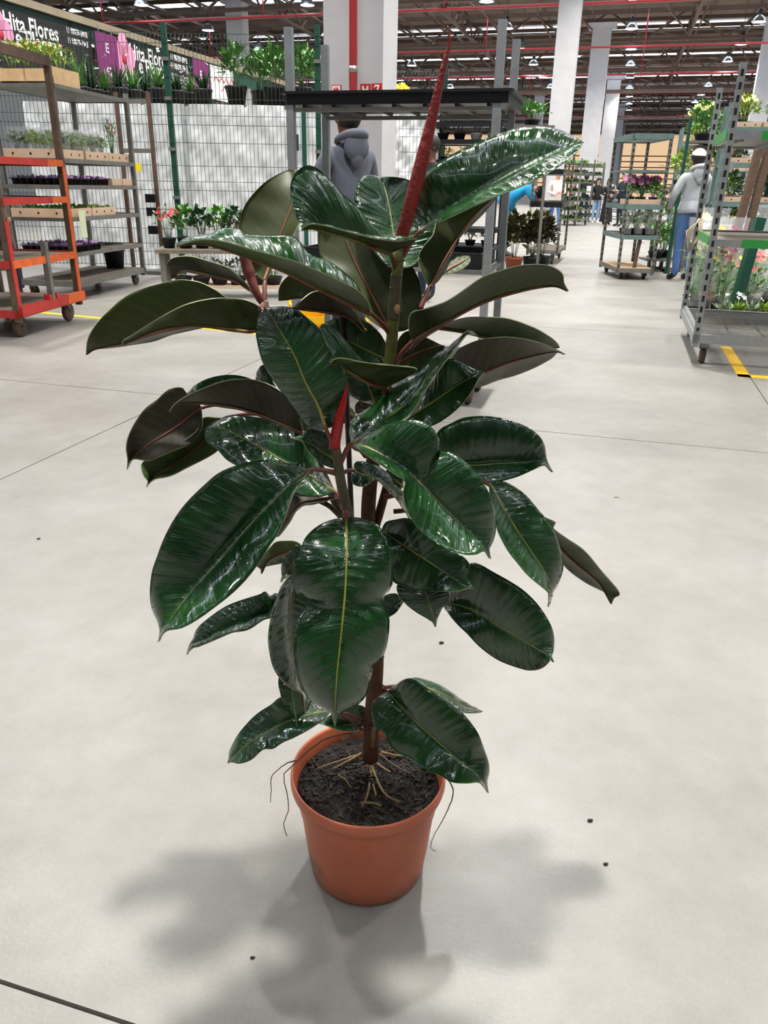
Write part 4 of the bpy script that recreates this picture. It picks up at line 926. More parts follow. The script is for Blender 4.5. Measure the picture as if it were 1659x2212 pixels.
def flower(mb, c, r, n_=None, mi=1, up=None, petals=5):
    up = (up or Vector((0, 0, 1))).normalized(); a = up.orthogonal().normalized(); b_ = up.cross(a)
    vs2 = [c]; fs2 = []
    for k in range(petals):
        an = 2 * math.pi * k / petals
        for q, (rr_, da) in enumerate(((0.75, -0.45), (1.0, 0.0), (0.75, 0.45))):
            v_ = a * math.cos(an + da) + b_ * math.sin(an + da); vs2.append(c + v_ * r * rr_ + up * r * (0.28 if q == 1 else 0.2))
        i = 1 + 3 * k; fs2.append((0, i, i + 1, i + 2))
    mb.add(vs2, fs2, mi)
def bush(label, cat, loc, r, h, leaf='g', n=110, ll=0.06, lw=0.03, flw=None, fn=0, fr=0.02, pot=None, potm=None, kind='round', seed=1, group=None, name='potted_plant', sleeve=False, rz=0.0, fz=0.85):
    key = (r, h, leaf, n, ll, lw, flw, fn, fr, kind, seed, pot, fz)
    e = thing(name, label, cat, loc, rz, group)
    ph = pot[1] if pot else 0.0
    if key not in PCACHE:
        rnd = random.Random(seed * 77 + n); mb = MB(); fb_ = MB()
        for k in range(n):
            if kind == 'strap':
                a = rnd.uniform(0, 6.283); el = rnd.uniform(0.55, 1.45)
                strap(mb, Vector((rnd.uniform(-.15, .15) * r, rnd.uniform(-.15, .15) * r, ph - .01)), Vector((math.cos(a) * math.cos(el), math.sin(a) * math.cos(el), math.sin(el))), (h if el > 1 else r * 1.2) * rnd.uniform(.7, 1.05), lw, rnd.uniform(0.1, 0.45))
            elif kind == 'mat':
                leaf_blade(mb, Vector((rnd.uniform(-1, 1) * r, rnd.uniform(-1, 1) * h, ph)), Vector((rnd.uniform(-1, 1), rnd.uniform(-1, 1), rnd.uniform(.4, 1.6))), ll * rnd.uniform(.6, 1.2), lw, 0.1)
            else:
                a = rnd.uniform(0, 6.283); th = math.acos(rnd.uniform(-0.3, 1)); q = rnd.uniform(0.35, 1) ** 0.6
                pz = Vector((math.cos(a) * math.sin(th) * r * q, math.sin(a) * math.sin(th) * r * q, ph + h * 0.42 + math.cos(th) * h * 0.52 * q))
                dv = Vector((pz.x / r, pz.y / r, (pz.z - ph - h * .3) / h)) + Vector((rnd.uniform(-.7, .7), rnd.uniform(-.7, .7), rnd.uniform(-.2, .9)))
                leaf_blade(mb, pz, dv, ll * rnd.uniform(.7, 1.25), lw, rnd.uniform(0, .3))
        if kind == 'round':
            for k in range(6):
                a = k * 1.05; mb.tube([(0.1 * r * math.cos(a), 0.1 * r * math.sin(a), ph * .8), (0.5 * r * math.cos(a), .5 * r * math.sin(a), ph + h * .6)], 0.004, 4)
        for k in range(fn):
            a = rnd.uniform(0, 6.283); q = math.sqrt(rnd.random())
            if kind == 'mat': c_ = Vector((rnd.uniform(-1, 1) * r, rnd.uniform(-1, 1) * h, ph + ll * rnd.uniform(.6, 1.1)))
            else: c_ = Vector((math.cos(a) * q * r * .9, math.sin(a) * q * r * .9, ph + h * (fz + rnd.uniform(-.12, .12)) - q * q * h * 0.18))
            flower(fb_, c_, fr * rnd.uniform(.8, 1.2), mi=0, up=Vector((math.cos(a) * q, math.sin(a) * q - .5, .9)))
        PCACHE[key] = (mb.mesh('foliage', LEAFC[leaf]), fb_.mesh('flowers', FLW[flw]) if fn else None)
    fm, fl_ = PCACHE[key]
    tag(link('foliage', fm, e), None, kind='stuff')
    if fl_: tag(link('flowers', fl_, e), None, kind='stuff')
    if pot:
        pk = ('pot', pot, potm or 'k')
        if pk not in PCACHE:
            pr_, phh = pot
            PCACHE[pk] = MB().lathe([(0, 0), (pr_ * .72, 0), (pr_, phh * .86), (pr_ * 1.06, phh * .88), (pr_ * 1.06, phh), (pr_ * .92, phh), (pr_ * .9, phh * .9), (0, phh * .9)], 14).mesh('pot', potm or M_POTB)
        link('pot', PCACHE[pk], e)
    if sleeve:
        sk = ('sleeve', r, h, ph)
        if sk not in PCACHE:
            PCACHE[sk] = MB().lathe([((pot[0] if pot else r * .5) * 1.02, ph * .2), (r * 0.9, ph + h * .5), (r * 1.12, ph + h * 1.0), (r * 1.2, ph + h * 1.2)], 12, sm=True).mesh('sleeve', M_SLEEVE)
        link('sleeve', PCACHE[sk], e)
    return e
def tray(label, loc, w, d, h, rz=0.0, m_=None, holes=True, group=None, name='cardboard_tray', cat='tray'):
    e = thing(name, label, cat, loc, rz, group); m_ = m_ or M_CARD; t = 0.008
    MB().box((0, 0, t / 2), (w, d, t)).build('bottom', m_, e)
    for sy in (-1, 1): MB().box((0, sy * (d / 2 - t / 2), h / 2 + t / 2), (w, t, h)).build('side', m_, e)
    for sx in (-1, 1): MB().box((sx * (w / 2 - t / 2), 0, h / 2 + t / 2), (t, d - 2 * t, h)).build('side', m_, e)
    if holes:
        mb = MB()
        for sy in (-1, 1):
            for k in (-.33, 0, .33): mb.lathe([(0, 0), (h * .13, 0), (h * .13, .002), (0, .002)], 10, (k * w, sy * (d / 2 + .0005) , h * .55), R=Matrix.Rotation(math.pi / 2 * (1 if sy < 0 else -1), 3, 'X'))
        for sx in (-1, 1):
            for k in (-.33, 0, .33): mb.lathe([(0, 0), (h * .13, 0), (h * .13, .002), (0, .002)], 10, (sx * (w / 2 + .0005), k * d, h * .55), R=Matrix.Rotation(math.pi / 2 * sx, 3, 'Y'))
        mb.build('holes', M_HOLE, e)
    return e
def plugs(label, loc, w, d, leaf='p', rz=0.0, group=None, n=150):
    """black cell tray full of seedlings"""
    e = thing('seedling_tray', label, 'tray', loc, rz, group)
    mb = MB(); nx, ny = max(2, int(w / .075)), max(2, int(d / .075))
    for i in range(nx):
        for j in range(ny):
            c_ = (-w / 2 + (i + .5) * w / nx, -d / 2 + (j + .5) * d / ny)
            mb.lathe([(.022, 0), (.034, .07), (.036, .07)], 8, (c_[0], c_[1], 0), cap=(True, True))
    mb.box((0, 0, .066), (w, d, .006)); mb.build('cell_tray', M_POTB, e)
    fb_ = MB(); rnd = random.Random(int(w * 100) + n)
    for k in range(n):
        leaf_blade(fb_, Vector((rnd.uniform(-.48, .48) * w, rnd.uniform(-.48, .48) * d, .07)), Vector((rnd.uniform(-1, 1), rnd.uniform(-1, 1), rnd.uniform(.3, 1.4))), rnd.uniform(.02, .05), .022, .1, 0 if rnd.random() < .75 else 1)
    tag(fb_.build('seedlings', [LEAFC[leaf], FLW['lilac'] if leaf == 'p' else LEAFC['y']], e), None, kind='stuff')
    return e

# ------------------------------------------------------------------ left: orange trolley
oNR = fl(50, 735); oRR = fl(184, 690); oyaw = math.atan2(oRR.x - oNR.x, oRR.y - oNR.y); od = (oRR - oNR).length
OT = trolley('tall red and orange plant trolley with wooden decks at the left edge', oNR, oyaw, 0.8, od, 2.14,
             [(1.33, M_WOOD, (M_TRED, M_TORG, M_TRED), .03), (1.04, M_WOOD, (M_TRED, M_TORG, M_TRED), .03), (0.58, M_WOOD, (M_TORG, M_TORG, M_TRED), .035)], post=M_RUST, frame=M_TRED, base_z=0.2, wheel=0.085, pw=0.05, topbar=M_RUST)
for sy, m_ in ((-1, M_TRED), (1, M_TORG)):
    MB().box((0.378 + 0.026, sy * (od / 2 - 0.03), 0.55 if sy < 0 else 0.75), (0.006, 0.05, 0.7 if sy < 0 else 1.1)).build('paint_strip', m_, OT)
MB().box((0.40, 0.02, 0.22), (0.05, od, 0.075)).build('side_rail', M_TRED, OT)
MB().box((0.404, od * .36, 0.222), (0.05, od * .28, 0.078)).build('side_rail_end', M_TORG, OT)
MB().beam((0.40, 0.0, 0.2), (0.40, 0.0, 0.72), 0.045, 0.045).build('stanchion', M_GALVD, OT)
for sy in (-1, 1): MB().box((0.40, sy * 0.06, 0.27), (0.055, 0.035, 0.06)).build('bracket', M_TRED, OT)

# grey trolley behind with plants
gNR = fl(175, 650); gyaw = math.radians(9.0)
GSH = [2.05, 1.38, 1.13, 0.82, 0.47]
GT = trolley('grey weathered trolley loaded with plant trays behind the orange one', gNR, gyaw, 0.72, 1.62, 2.13,
             [(2.05, M_GALVD, (M_GALVD, M_GALVD, M_GALVD), .02)] + [(z, M_WOOD, (M_GALVD, M_GALVD, M_GALVD), .025) for z in GSH[1:]], post=M_GALVD, base_z=0.17, wheel=0.065, pw=0.05)
def gpos(x, y, z): return to_world(GT, (x, y, z))
# wooden crate of orange flowers on the top
cr = thing('wooden_crate', 'pale wooden crate on top of the grey trolley', 'crate', gpos(0.0, -0.45, 2.062), -gyaw)
for sy in (-1, 1): MB().box((0, sy * .27, .085), (.6, .02, .11)).build('board', M_WOODL, cr)
for sx in (-1, 1): MB().box((sx * .3, 0, .085), (.02, .54, .16)).build('board', M_WOODL, cr)
for k in range(4): MB().box((0, -.2 + k * .133, .04), (.58, .11, .012)).build('slat', M_WOODL, cr)
for sx in (-1, 1): MB().box((sx * .27, 0, .02), (.05, .5, .03)).build('foot', M_WOODL, cr)
for k, (x, y) in enumerate(((-.17, -.14), (0.02, -.15), (.18, -.12), (-.15, .12), (.05, .13), (.2, .12))):
    bush(['orange-flowered bush at the front left of the wooden crate', 'orange-flowered bush at the front middle of the wooden crate', 'orange-flowered bush at the front right of the wooden crate', 'orange-flowered bush at the back left of the wooden crate', 'orange-flowered bush at the back middle of the wooden crate', 'orange-flowered bush at the back right of the wooden crate'][k],
         'plant', gpos(x, y - .45, 2.11), .15, .26, 'y', 170, .05, .02, 'orange', 9, .022, (.07, .1), seed=1 + k % 3, group='orange flowers in the wooden crate', rz=k)
# shelf 1: cellophane wrapped plants in cardboard trays
for k, y in enumerate((-.52, .03, .54)):
    tray(['near cardboard tray of wrapped plants on the grey trolley', 'middle cardboard tray of wrapped plants on the grey trolley', 'far wooden-coloured tray on the upper grey trolley shelf'][k], gpos(0, y, 1.3935), .6, .5, .09, -gyaw, group='cardboard trays on the upper shelf')
n = 0
for iy in range(7):
    for ix in range(3):
        y = -.68 + iy * .2; x = -.2 + ix * .2
        if iy == 6 and ix == 2:
            bush('slim plant with a red flower at the end of the wrapped row', 'plant', gpos(x, y + .05, 1.403), .07, .34, 'g', 90, .06, .015, 'red', 3, .025, (.05, .09), seed=9); continue
        bush('sleeved plant on the upper grey shelf, %s from the front in the %s row' % (ORD[iy], ['left', 'middle', 'right'][ix]), 'plant', gpos(x, y, 1.403), .085, .17, 'y' if (ix + iy) % 3 else 's', 75, .05, .034, None, 0, 0, (.062, .085), seed=1 + (ix + iy) % 3, group='sleeved plants on the upper shelf', sleeve=True, rz=ix + iy)
# shelf 2: purple seedlings and boxes
for k, y in enumerate((-.62, -.28, .06)):
    plugs(['nearest purple seedling tray on the second grey shelf', 'middle purple seedling tray on the second grey shelf', 'farthest purple seedling tray on the second grey shelf'][k], gpos(.02, y, 1.145), .6, .32, 'p', -gyaw, 'purple trays on the second shelf')
for k, y in enumerate((.38, .64)):
    tray(['small cardboard tray of moss green seedlings next to the purple trays', 'small cardboard tray of seedlings at the far end of the second shelf'][k], gpos(.02, y, 1.145), .6, .24, .075, -gyaw, holes=False)
    bush(['low moss green seedlings in the small tray next to the purple ones', 'low moss green seedlings in the far small tray'][k], 'seedlings', gpos(.02, y, 1.16), .26, .1, 'm', 150, .05, .02, kind='mat', seed=2, pot=None, rz=-gyaw)
# shelf 3: green seedlings in holed cardboard
for k, y in enumerate((-.56, -.02)):
    tray(['near holed cardboard tray of green seedlings with a paper note', 'far holed cardboard tray of green seedlings'][k], gpos(.02, y, .8335), .62, .52, .085, -gyaw)
    bush(['lettuce-green seedlings filling the near holed tray', 'lettuce-green seedlings filling the far holed tray'][k], 'seedlings', gpos(.02, y, .905), .28, .23, 'g' if k == 0 else 'y', 230, .06, .03, kind='mat', seed=3 + k, pot=None, rz=-gyaw)
nt_ = thing('paper_note', 'pale green paper note hanging from the third shelf of the grey trolley', 'note', gpos(.379, -.60, .89), -gyaw)
MB().box((0, 0, -.12), (.002, .13, .27)).build('sheet', M_PAPERY, nt_)
# shelf 4 purple tray
for k, y in enumerate((-.62, -.28)):
    plugs(['near purple seedling tray on the lowest shelf of the grey trolley', 'far purple seedling tray on the lowest shelf of the grey trolley'][k], gpos(.02, y, .4835), .6, .32, 'p', -gyaw)
# black pot stacks on the deck behind
for k, (x, y) in enumerate(((.05, .62),)):
    e = thing('pot_stack', 'tall stack of black nursery pots on the deck of the grey trolley', 'pots', gpos(x, y, .2)); 
    for q in range(5): MB().lathe([(.10, 0), (.125, .2), (.13, .2), (.13, .22), (.11, .22)], 16, (0, 0, q * .018), cap=(True, False)).build('pot', M_POTB, e)

# brown frame standing beside the fence post
bf = thing('trolley_frame', 'narrow brown trolley frame with black brackets beside the green fence post', 'frame', fl(356, 604), -gyaw)
for x in (0.0, -0.42): MB().box((x, 0, 1.1), (.045, .04, 2.2)).build('post', M_RUST, bf)
for z in (.08, 1.55, 2.1): MB().box((-.21, 0, z), (.42, .03, .05)).build('crossbar', M_GALVD, bf)
for z in (.62, .84, 1.0): MB().box((-.08, -.04, z), (.12, .03, .1)).build('bracket', M_BLK, bf)
MB().box((-.21, -.03, 1.36), (.08, .02, .10)).build('tag', FLW['yellow'], bf)

# ------------------------------------------------------------------ wire fence, plastic drape, stall
FY = 11.35
def fence(label, pxs, Y, ztop, posts, wires=True):
    x0 = at(pxs[0], 300, Y).x; x1 = at(pxs[1], 300, Y).x
    F_ = thing('wire_fence', label, 'fence', (x0, Y, 0))
    for px, py in posts:
        x = at(px, py, Y).x - x0
        p_ = MB().box((x, .03, ztop / 2 + .03), (.07, .05, ztop + .06)).build('post', M_FGRN, F_)
        for z in (.4, 1.0, 1.6, 2.2, ztop - .35): MB().box((x, 0, z), (.085, .065, .04)).build('clip', M_GALVD, p_)
    mb = MB(); L = x1 - x0; n = int(L / .052)
    folds = (0.35, 1.15, 1.95, ztop - .12)
    prof = [(0, .1)]
    for z in folds: prof += [(0, z - .055), (-.03, z), (0, z + .055)]
    for k in range(n + 1):
        x = L * k / n
        for (y0, za), (y1, zb_) in zip(prof, prof[1:]): mb.beam((x, y0, za), (x, y1, zb_), .0048)
    zs = [f + dz for f in folds for dz in (-.055, .055)] + [.12, .6, .85, 1.4, 1.68, 2.2, 2.45]
    for z in zs: mb.beam((0, -.004, z), (L, -.004, z), .006)
    tag(mb.build('wire_mesh', M_WIRE, F_), None, kind='stuff')
    return F_
fence('green welded wire fence with dark green posts behind the left trolleys', (-60, 692), FY, 3.0, ((-45, 300), (371, 300), (688, 300)))
fence('narrow green wire fence section right of the wide column', (862, 962), 13.2, 2.85, ((957, 300),))
e = thing('gate_post', 'slim dark green gate post left of the hooded man', 'post', at(657, 300, 11.0) * 1.0 - Vector((0, 0, at(657, 300, 11.0).z)))
MB().box((0, 0, 1.03), (.055, .05, 2.06)).build('post', M_FGRN, e); MB().box((0, -.03, 1.3), (.02, .02, .14)).build('latch', M_GALVD, e)

def drape(label, px0, px1, Y, ztop, dep, seed):
    x0 = at(px0, 300, Y).x; x1 = at(px1, 300, Y).x; W = x1 - x0
    D_ = thing('draped_stand', label, 'stand', (x0, Y, 0))
    rnd = random.Random(seed); NX, NZ = int(W / .035), 40
    vs2, fs2 = [], []
    ph = [rnd.uniform(0, 6.28) for _ in range(8)]
    for j in range(NZ + 1):
        z = .02 + (ztop - .02) * j / NZ
        for i in range(NX + 1):
            x = W * i / NX; u = x + .35 * z
            y = .020 * math.sin(u * 9 + ph[0]) + .015 * math.sin(u * 23 + z * 4 + ph[1]) + .011 * math.sin((x - z) * 31 + ph[2]) + .010 * math.sin(z * 13 + x * 3 + ph[3]) + .004 * math.sin(z * 47 + x * 11)
            vs2.append((x, y, z))
    fs2 = [(j * (NX + 1) + i, j * (NX + 1) + i + 1, (j + 1) * (NX + 1) + i + 1, (j + 1) * (NX + 1) + i) for j in range(NZ) for i in range(NX)]
    MB().add(vs2, fs2, 0, True).build('plastic_sheet', M_SHEET, D_)
    MB().box((W / 2, dep / 2 + .03, ztop - .02), (W, dep, .04)).build('table_top', M_WOOD, D_)
    for x in (.1, W / 2, W - .1): MB().box((x, dep * .9, (ztop - .04) / 2), (.06, .06, ztop - .04)).build('leg', M_GALVD, D_)
    return D_
ZT = at(500, 226, 11.75).z
drape('tall stand draped in crinkled white plastic behind the wire fence', 60, 715, 11.75, ZT, 1.3, 2)
drape('white plastic draped stand right of the wide column', 855, 950, 13.7, at(900, 236, 13.7).z, 0.8, 5)
bx = at(634, 308, 11.66); e = thing('socket_box', 'grey electric socket box on the white plastic by the fence', 'box', bx - Vector((0, 0, .1)))
MB().box((0, 0, .1), (.14, .05, .2)).build('housing', mat('dark_box', (52, 52, 50), .5), e); MB().box((0.01, -.03, .09), (.06, .012, .07)).build('socket', M_PAPER, e)
# plants on the stand
for k, px in enumerate((512, 566, 592, 624, 652, 684)):
    q = at(px, 226, 12.05 + (k % 2) * .5); q.z = ZT
    bush(['leftmost glossy potted plant on the white draped stand, in a black pot', 'second glossy potted plant on the white draped stand', 'third glossy potted plant on the white draped stand', 'fourth glossy potted plant behind the grey trolley post', 'fifth glossy potted plant behind the grey trolley post', 'rightmost glossy potted plant beside the green fence post'][k], 'plant', q, .17, .5, 'g', 120, .15, .065, pot=(.15, .25), seed=1 + k % 3, group='glossy plants on the draped stand', rz=k * 1.3)
for k, px in enumerate((178, 205, 232, 260, 290, 318, 345, 385, 415, 440)):
    q = at(px, 226, 12.0 + (k % 3) * .25); q.z = ZT
    bush('strap-leaved green plant, %s from the left on the white draped stand' % ORD[k], 'plant', q, .22, .62 if k < 2 else (.5 if k < 7 else .36), 'd' if k % 2 else 'g', 46, .2, .035, 'white', 5 if k > 6 else 2, .03, pot=(.13, .2), kind='strap', seed=1 + k % 4, group='strap-leaved plants on the draped stand', rz=k)

# stall front with banners
TF = -8.5
def tp(px, py, t=TF):
    d_ = ray(px, py); k = t / d_.dot(TB); return CAMP + d_ * k
M_BAN = mat('black_banner', (22, 20, 22), 0.6); M_PUR = mat('purple_sign', (124, 40, 104), 0.55); M_BEAMT = mat('stall_beam_tan', (150, 138, 116), .6, var=.15, scale=3)
bz = tp(350, 100).z; sx0 = tp(-80, 20); sx1 = tp(760, 240)
stl = thing('market_stall', 'long stall front with a tan header beam above the black banners', 'stall', Vector((sx0.x, sx0.y, 0)), math.pi / 2 - AX)
LS = (Vector((sx1.x, sx1.y, 0)) - Vector((sx0.x, sx0.y, 0))).length
MB().box((LS / 2, .05, bz + .02), (LS, .12, .10)).build('header_beam', M_BEAMT, stl)
MB().box((LS / 2, .10, bz - .16), (LS, .10, .24)).build('header_panel', M_FGRN, stl)
for k in range(8): MB().box((k * LS / 7, .1, bz / 2 - .02), (.10, .10, bz - .04)).build('post', M_FGRN, stl)
def banner(px0, px1, ytop_px, hgt, label):
    a = tp(px0, ytop_px); b_ = tp(px1, ytop_px + 60); L = (Vector((b_.x, b_.y, 0)) - Vector((a.x, a.y, 0))).length
    B_ = thing('banner', label, 'banner', Vector((a.x, a.y, a.z - hgt)) + TB * .03, math.pi / 2 - AX)
    MB().box((L / 2, 0, hgt / 2), (L, .012, hgt)).build('cloth', M_BAN, B_)
    return B_, a, L
def put_text(B_, body, px, py, px_end, m_, bold=True, hs=1.0):
    """text whose baseline starts at picture point (px, py) and runs to px_end along the banner"""
    a = tp(px, py, TF); b_ = tp(px_end, py, TF); L = (Vector((b_.x, b_.y, 0)) - Vector((a.x, a.y, 0))).length
    me = text_mesh(body, 1.0, 0.0, bold); xs = [v.co.x for v in me.vertices]; w = max(xs) - min(xs); s_ = L / w; mn = min(xs)
    for v in me.vertices: v.co = Vector(((v.co.x - mn) * s_, 0, v.co.y * s_ * hs))
    me.materials.clear(); me.materials.append(m_)
    o = link('lettering', me, B_)
    inv = (Matrix.Translation(B_.location) @ Matrix.Rotation(B_.rotation_euler.z, 4, 'Z')).inverted()
    o.location = inv @ (a + TB * .04)
    o.location.y = -.009
    return o
M_TXT = mat('white_print', (240, 240, 238), .6); M_PINK = mat('orchid_pink', (240, 160, 196), .6); M_PINKD = mat('orchid_centre', (196, 40, 70), .6)
def orchid(B_, px, py, r):
    inv = (Matrix.Translation(B_.location) @ Matrix.Rotation(B_.rotation_euler.z, 4, 'Z')).inverted(); c_ = inv @ tp(px, py)
    mb = MB()
    for an, l_, w_ in ((90, 1.1, .42), (20, .95, .55), (160, .95, .55), (235, .9, .4), (305, .9, .4)):
        d_ = Vector((math.cos(math.radians(an)), 0, math.sin(math.radians(an)))); n_ = Vector((-d_.z, 0, d_.x)); pts = []
        for k in range(12):
            th = 2 * math.pi * k / 12; pts.append(Vector((c_.x, -.010 - .0006 * (an % 7), c_.z)) + d_ * (l_ * r * (.5 + .5 * math.cos(th))) + n_ * (w_ * r * math.sin(th)))
        mb.quad(pts)
    mb.build('orchid_print', M_PINK, B_)
    MB().lathe([(0, 0), (r * .22, 0), (r * .22, .002), (0, .002)], 12, (c_.x, -.0145, c_.z), R=Matrix.Rotation(math.pi / 2, 3, 'X')).build('orchid_centre', M_PINKD, B_)
hgt = 1.05
B1, a1, L1 = banner(-60, 190, -2, 1.02, 'black banner with white Hita Flores e Plantas lettering at the far left'); 
put_text(B1, 'Hita Flores', 5, 60, 119, M_TXT, hs=1.15); put_text(B1, 'e Plantas', 31, 99, 128, M_TXT, hs=1.15)
put_text(B1, '11 98939-0993', 140, 70, 183, M_TXT, hs=1.3); put_text(B1, '11 98079-7943', 143, 92, 185, M_TXT, hs=1.3)
orchid(B1, -4, 75, .28)
B2, a2, L2 = banner(240, 404, 88, 1.0, 'black banner with pink orchid and Hita Flores e Plantas lettering behind the fence post')
put_text(B2, 'Hita Flores', 278, 126, 359, M_TXT, hs=1.15); put_text(B2, 'e Plantas', 297, 157, 362, M_TXT, hs=1.15)
put_text(B2, '11 98939-0993', 365, 128, 400, M_TXT, hs=1.3); put_text(B2, '11 98079-7943', 366, 147, 401, M_TXT, hs=1.3)
for k, y in enumerate((163, 170, 177, 184)): put_text(B2, 'Flores e Plantas Flores' if k % 2 else 'Hita Flores e Plantas', 367, y, 402, M_TXT, bold=False)
orchid(B2, 264, 128, .36)
def stall_sign(px0, px1, yt, h_, label, lines, m_, tm):
    a = tp(px0, yt); b_ = tp(px1, yt + 8); L = (Vector((b_.x, b_.y, 0)) - Vector((a.x, a.y, 0))).length
    S_ = thing('stall_number_sign', label, 'sign', Vector((a.x, a.y, a.z - h_)) + TB * .09, math.pi / 2 - AX)
    MB().box((L / 2, 0, h_ / 2), (L, .012, h_)).build('panel', m_, S_)
    for (tx, fx, fz, hh) in lines:
        me = text_mesh(tx, 1.0, 0, True); xs = [v.co.x for v in me.vertices]; zs = [v.co.y for v in me.vertices]; s_ = hh * h_ / (max(zs) - min(zs)); mx_ = (max(xs) + min(xs)) / 2
        for v in me.vertices: v.co = Vector(((v.co.x - mx_) * s_, 0, v.co.y * s_))
        me.materials.clear(); me.materials.append(tm); o = link('lettering', me, S_); o.location = (fx * L, -.008, fz * h_)
    for x in (L * .2, L * .8): MB().box((x, .01, h_ + .05), (.015, .01, .1)).build('hook', M_GALV, S_)
    return S_
stall_sign(193, 240, 66, .70, 'purple stall sign reading E 62 between the two banners', (('E', .5, .62, .2), ('62', .5, .14, .2)), M_PUR, M_TXT)
stall_sign(406, 440, 126, .68, 'purple stall sign reading E 63 right of the second banner', (('E', .5, .55, .2), ('63', .5, .16, .2)), M_PUR, M_TXT)
S3 = stall_sign(444, 494, 139, .62, 'white board with red handwritten scrawl beside the E 63 sign', (), M_PAPER, M_TXT)
sc_ = MB(); rnd = random.Random(4)
for row in (0.62, .36):
    x = .12 + (.0 if row > .5 else .35); pts = []
    for k in range(9): pts.append((x + k * .115, -.009, (row + (.12 if k % 2 else -.1) * rnd.uniform(.5, 1.1)) * .62))
    sc_.tube(pts[:7 if row < .5 else 9], .012, 4)
sc_.build('handwriting', M_SIGNR, S3)

# ------------------------------------------------------------------ low plant benches in front of the drape
def bench(label, px0, px1, py, dep, z):
    a = fl(px0, py); b_ = fl(px1, py); L = (b_ - a).length; rz = math.atan2(b_.y - a.y, b_.x - a.x)
    B_ = thing('plant_bench', label, 'bench', a, rz)
    MB().box((L / 2, dep / 2, z - .02), (L, dep, .04)).build('top', M_WOOD, B_)
    for x in (.06, L - .06):
        for y in (.05, dep - .05): MB().box((x, y, (z - .04) / 2), (.05, .05, z - .04)).build('leg', M_GALVD, B_)
    for zz_ in (.12,): MB().box((L / 2, dep / 2, zz_), (L - .1, dep - .1, .03)).build('lower_shelf', M_CARD, B_)
    return B_, L
BB, BL = bench('low plant bench along the fence behind the left leaves', 345, 640, 646, .5, .52)
BB.location.y += .0
for k in range(8):
    q = to_world(BB, (.12 + k * (BL - .24) / 7, .25, .52))
    if k < 1: bush('red and white flowers at the left end of the plant bench', 'flowers', q, .16, .34, 's', 70, .06, .03, 'red', 12, .03, (.08, .11), seed=4, group=None)
    else: bush('leafy green plant on the low bench, %s from its left end' % ORD[k], 'plant', q, .14, .32, 'g' if k % 2 else 'd', 120, .08, .05, pot=(.09, .12), seed=1 + k % 3, rz=k)
for k in range(6):
    q = to_world(BB, (.25 + k * (BL - .5) / 5, .2, .135))
    bush('small seedling pot on the lower bench shelf, %s from the left' % ORD[k], 'plant', q, .16, .2, 's' if k < 4 else 'y', 70, .05, .03, pot=(.1, .09), seed=2 + k % 2)

# yellow crates on the floor behind the plant
M_YELP = mat('yellow_plastic', (246, 196, 24), .4)
def crate(label, c_, w, d, h, rz):
    C_ = thing('plastic_crate', label, 'crate', c_, rz)
    MB().box((0, 0, .02), (w, d, .02)).build('bottom', M_YELP, C_)
    for sy in (-1, 1):
        for k in range(3): MB().box((0, sy * (d / 2 - .01), .05 + k * h * .33), (w, .02, h * .22)).build('slat', M_YELP, C_)
    for sx in (-1, 1):
        for k in range(3): MB().box((sx * (w / 2 - .01), 0, .05 + k * h * .33), (.02, d - .04, h * .22)).build('slat', M_YELP, C_)
    for sx in (-1, 1):
        for sy in (-1, 1): MB().box((sx * (w / 2 - .015), sy * (d / 2 - .015), h / 2), (.035, .035, h)).build('corner', M_YELP, C_)
q = fl(668, 722); crate('yellow plastic crate on the floor behind the plant, left one', (q.x, q.y, 0), .32, .3, .27, .2)
q = fl(756, 722); crate('yellow plastic crate on the floor behind the plant, right one', (q.x, q.y, 0), .30, .3, .22, -.1)

# ------------------------------------------------------------------ centre trolley behind the plant
CT = trolley('grey steel trolley with a black top tray right behind the plant', (0.55, 4.35), math.radians(15.5), 1.16, 0.6, 1.95, [(0.77, M_GALVD, None, .02)], post=M_GALV, base_z=.22, base_mat=M_BLK, pw=.042, wheel=.06)
tt = thing('black_tray', 'long black plastic tray lying across the top of the trolley behind the plant', 'tray', to_world(CT, (0.02, 0, 1.59)), -math.radians(15.5))
MB().box((0, 0, .008), (1.19, .60, .016)).build('bottom', M_BLK, tt)
for sy in (-1, 1): MB().box((0, sy * .295, .03), (1.19, .012, .045)).build('side', M_BLK, tt); MB().box((0, sy * .31, .056), (1.23, .035, .012)).build('rim', M_BLK, tt)
for sx in (-1, 1): MB().box((sx * .59, 0, .03), (.012, .58, .045)).build('side', M_BLK, tt); MB().box((sx * .605, 0, .056), (.03, .62, .012)).build('rim', M_BLK, tt)
for k in range(7): MB().box((-.5 + k * .166, 0, -.006), (.02, .56, .012)).build('rib', M_BLK, tt)
for z in (1.567,):
    for sy in (-1, 1): MB().box((0, sy * .27, z), (1.1, .03, .02)).build('support_bar', M_GALVD, CT)
for k, x in enumerate((-.36, .0, .36)):
    e = thing('black_tray', ['black plant tray at the left of the lower trolley shelf', 'black plant tray in the middle of the lower trolley shelf', 'black plant tray at the right of the lower trolley shelf'][k], 'tray', to_world(CT, (x, 0, .781)), -math.radians(15.5))
    MB().box((0, 0, .01), (.33, .5, .02)).build('bottom', M_BLK, e)
    for sy in (-1, 1): MB().box((0, sy * .245, .05), (.33, .012, .07)).build('side', M_BLK, e)
    for sx in (-1, 1): MB().box((sx * .16, 0, .05), (.012, .48, .07)).build('side', M_BLK, e)

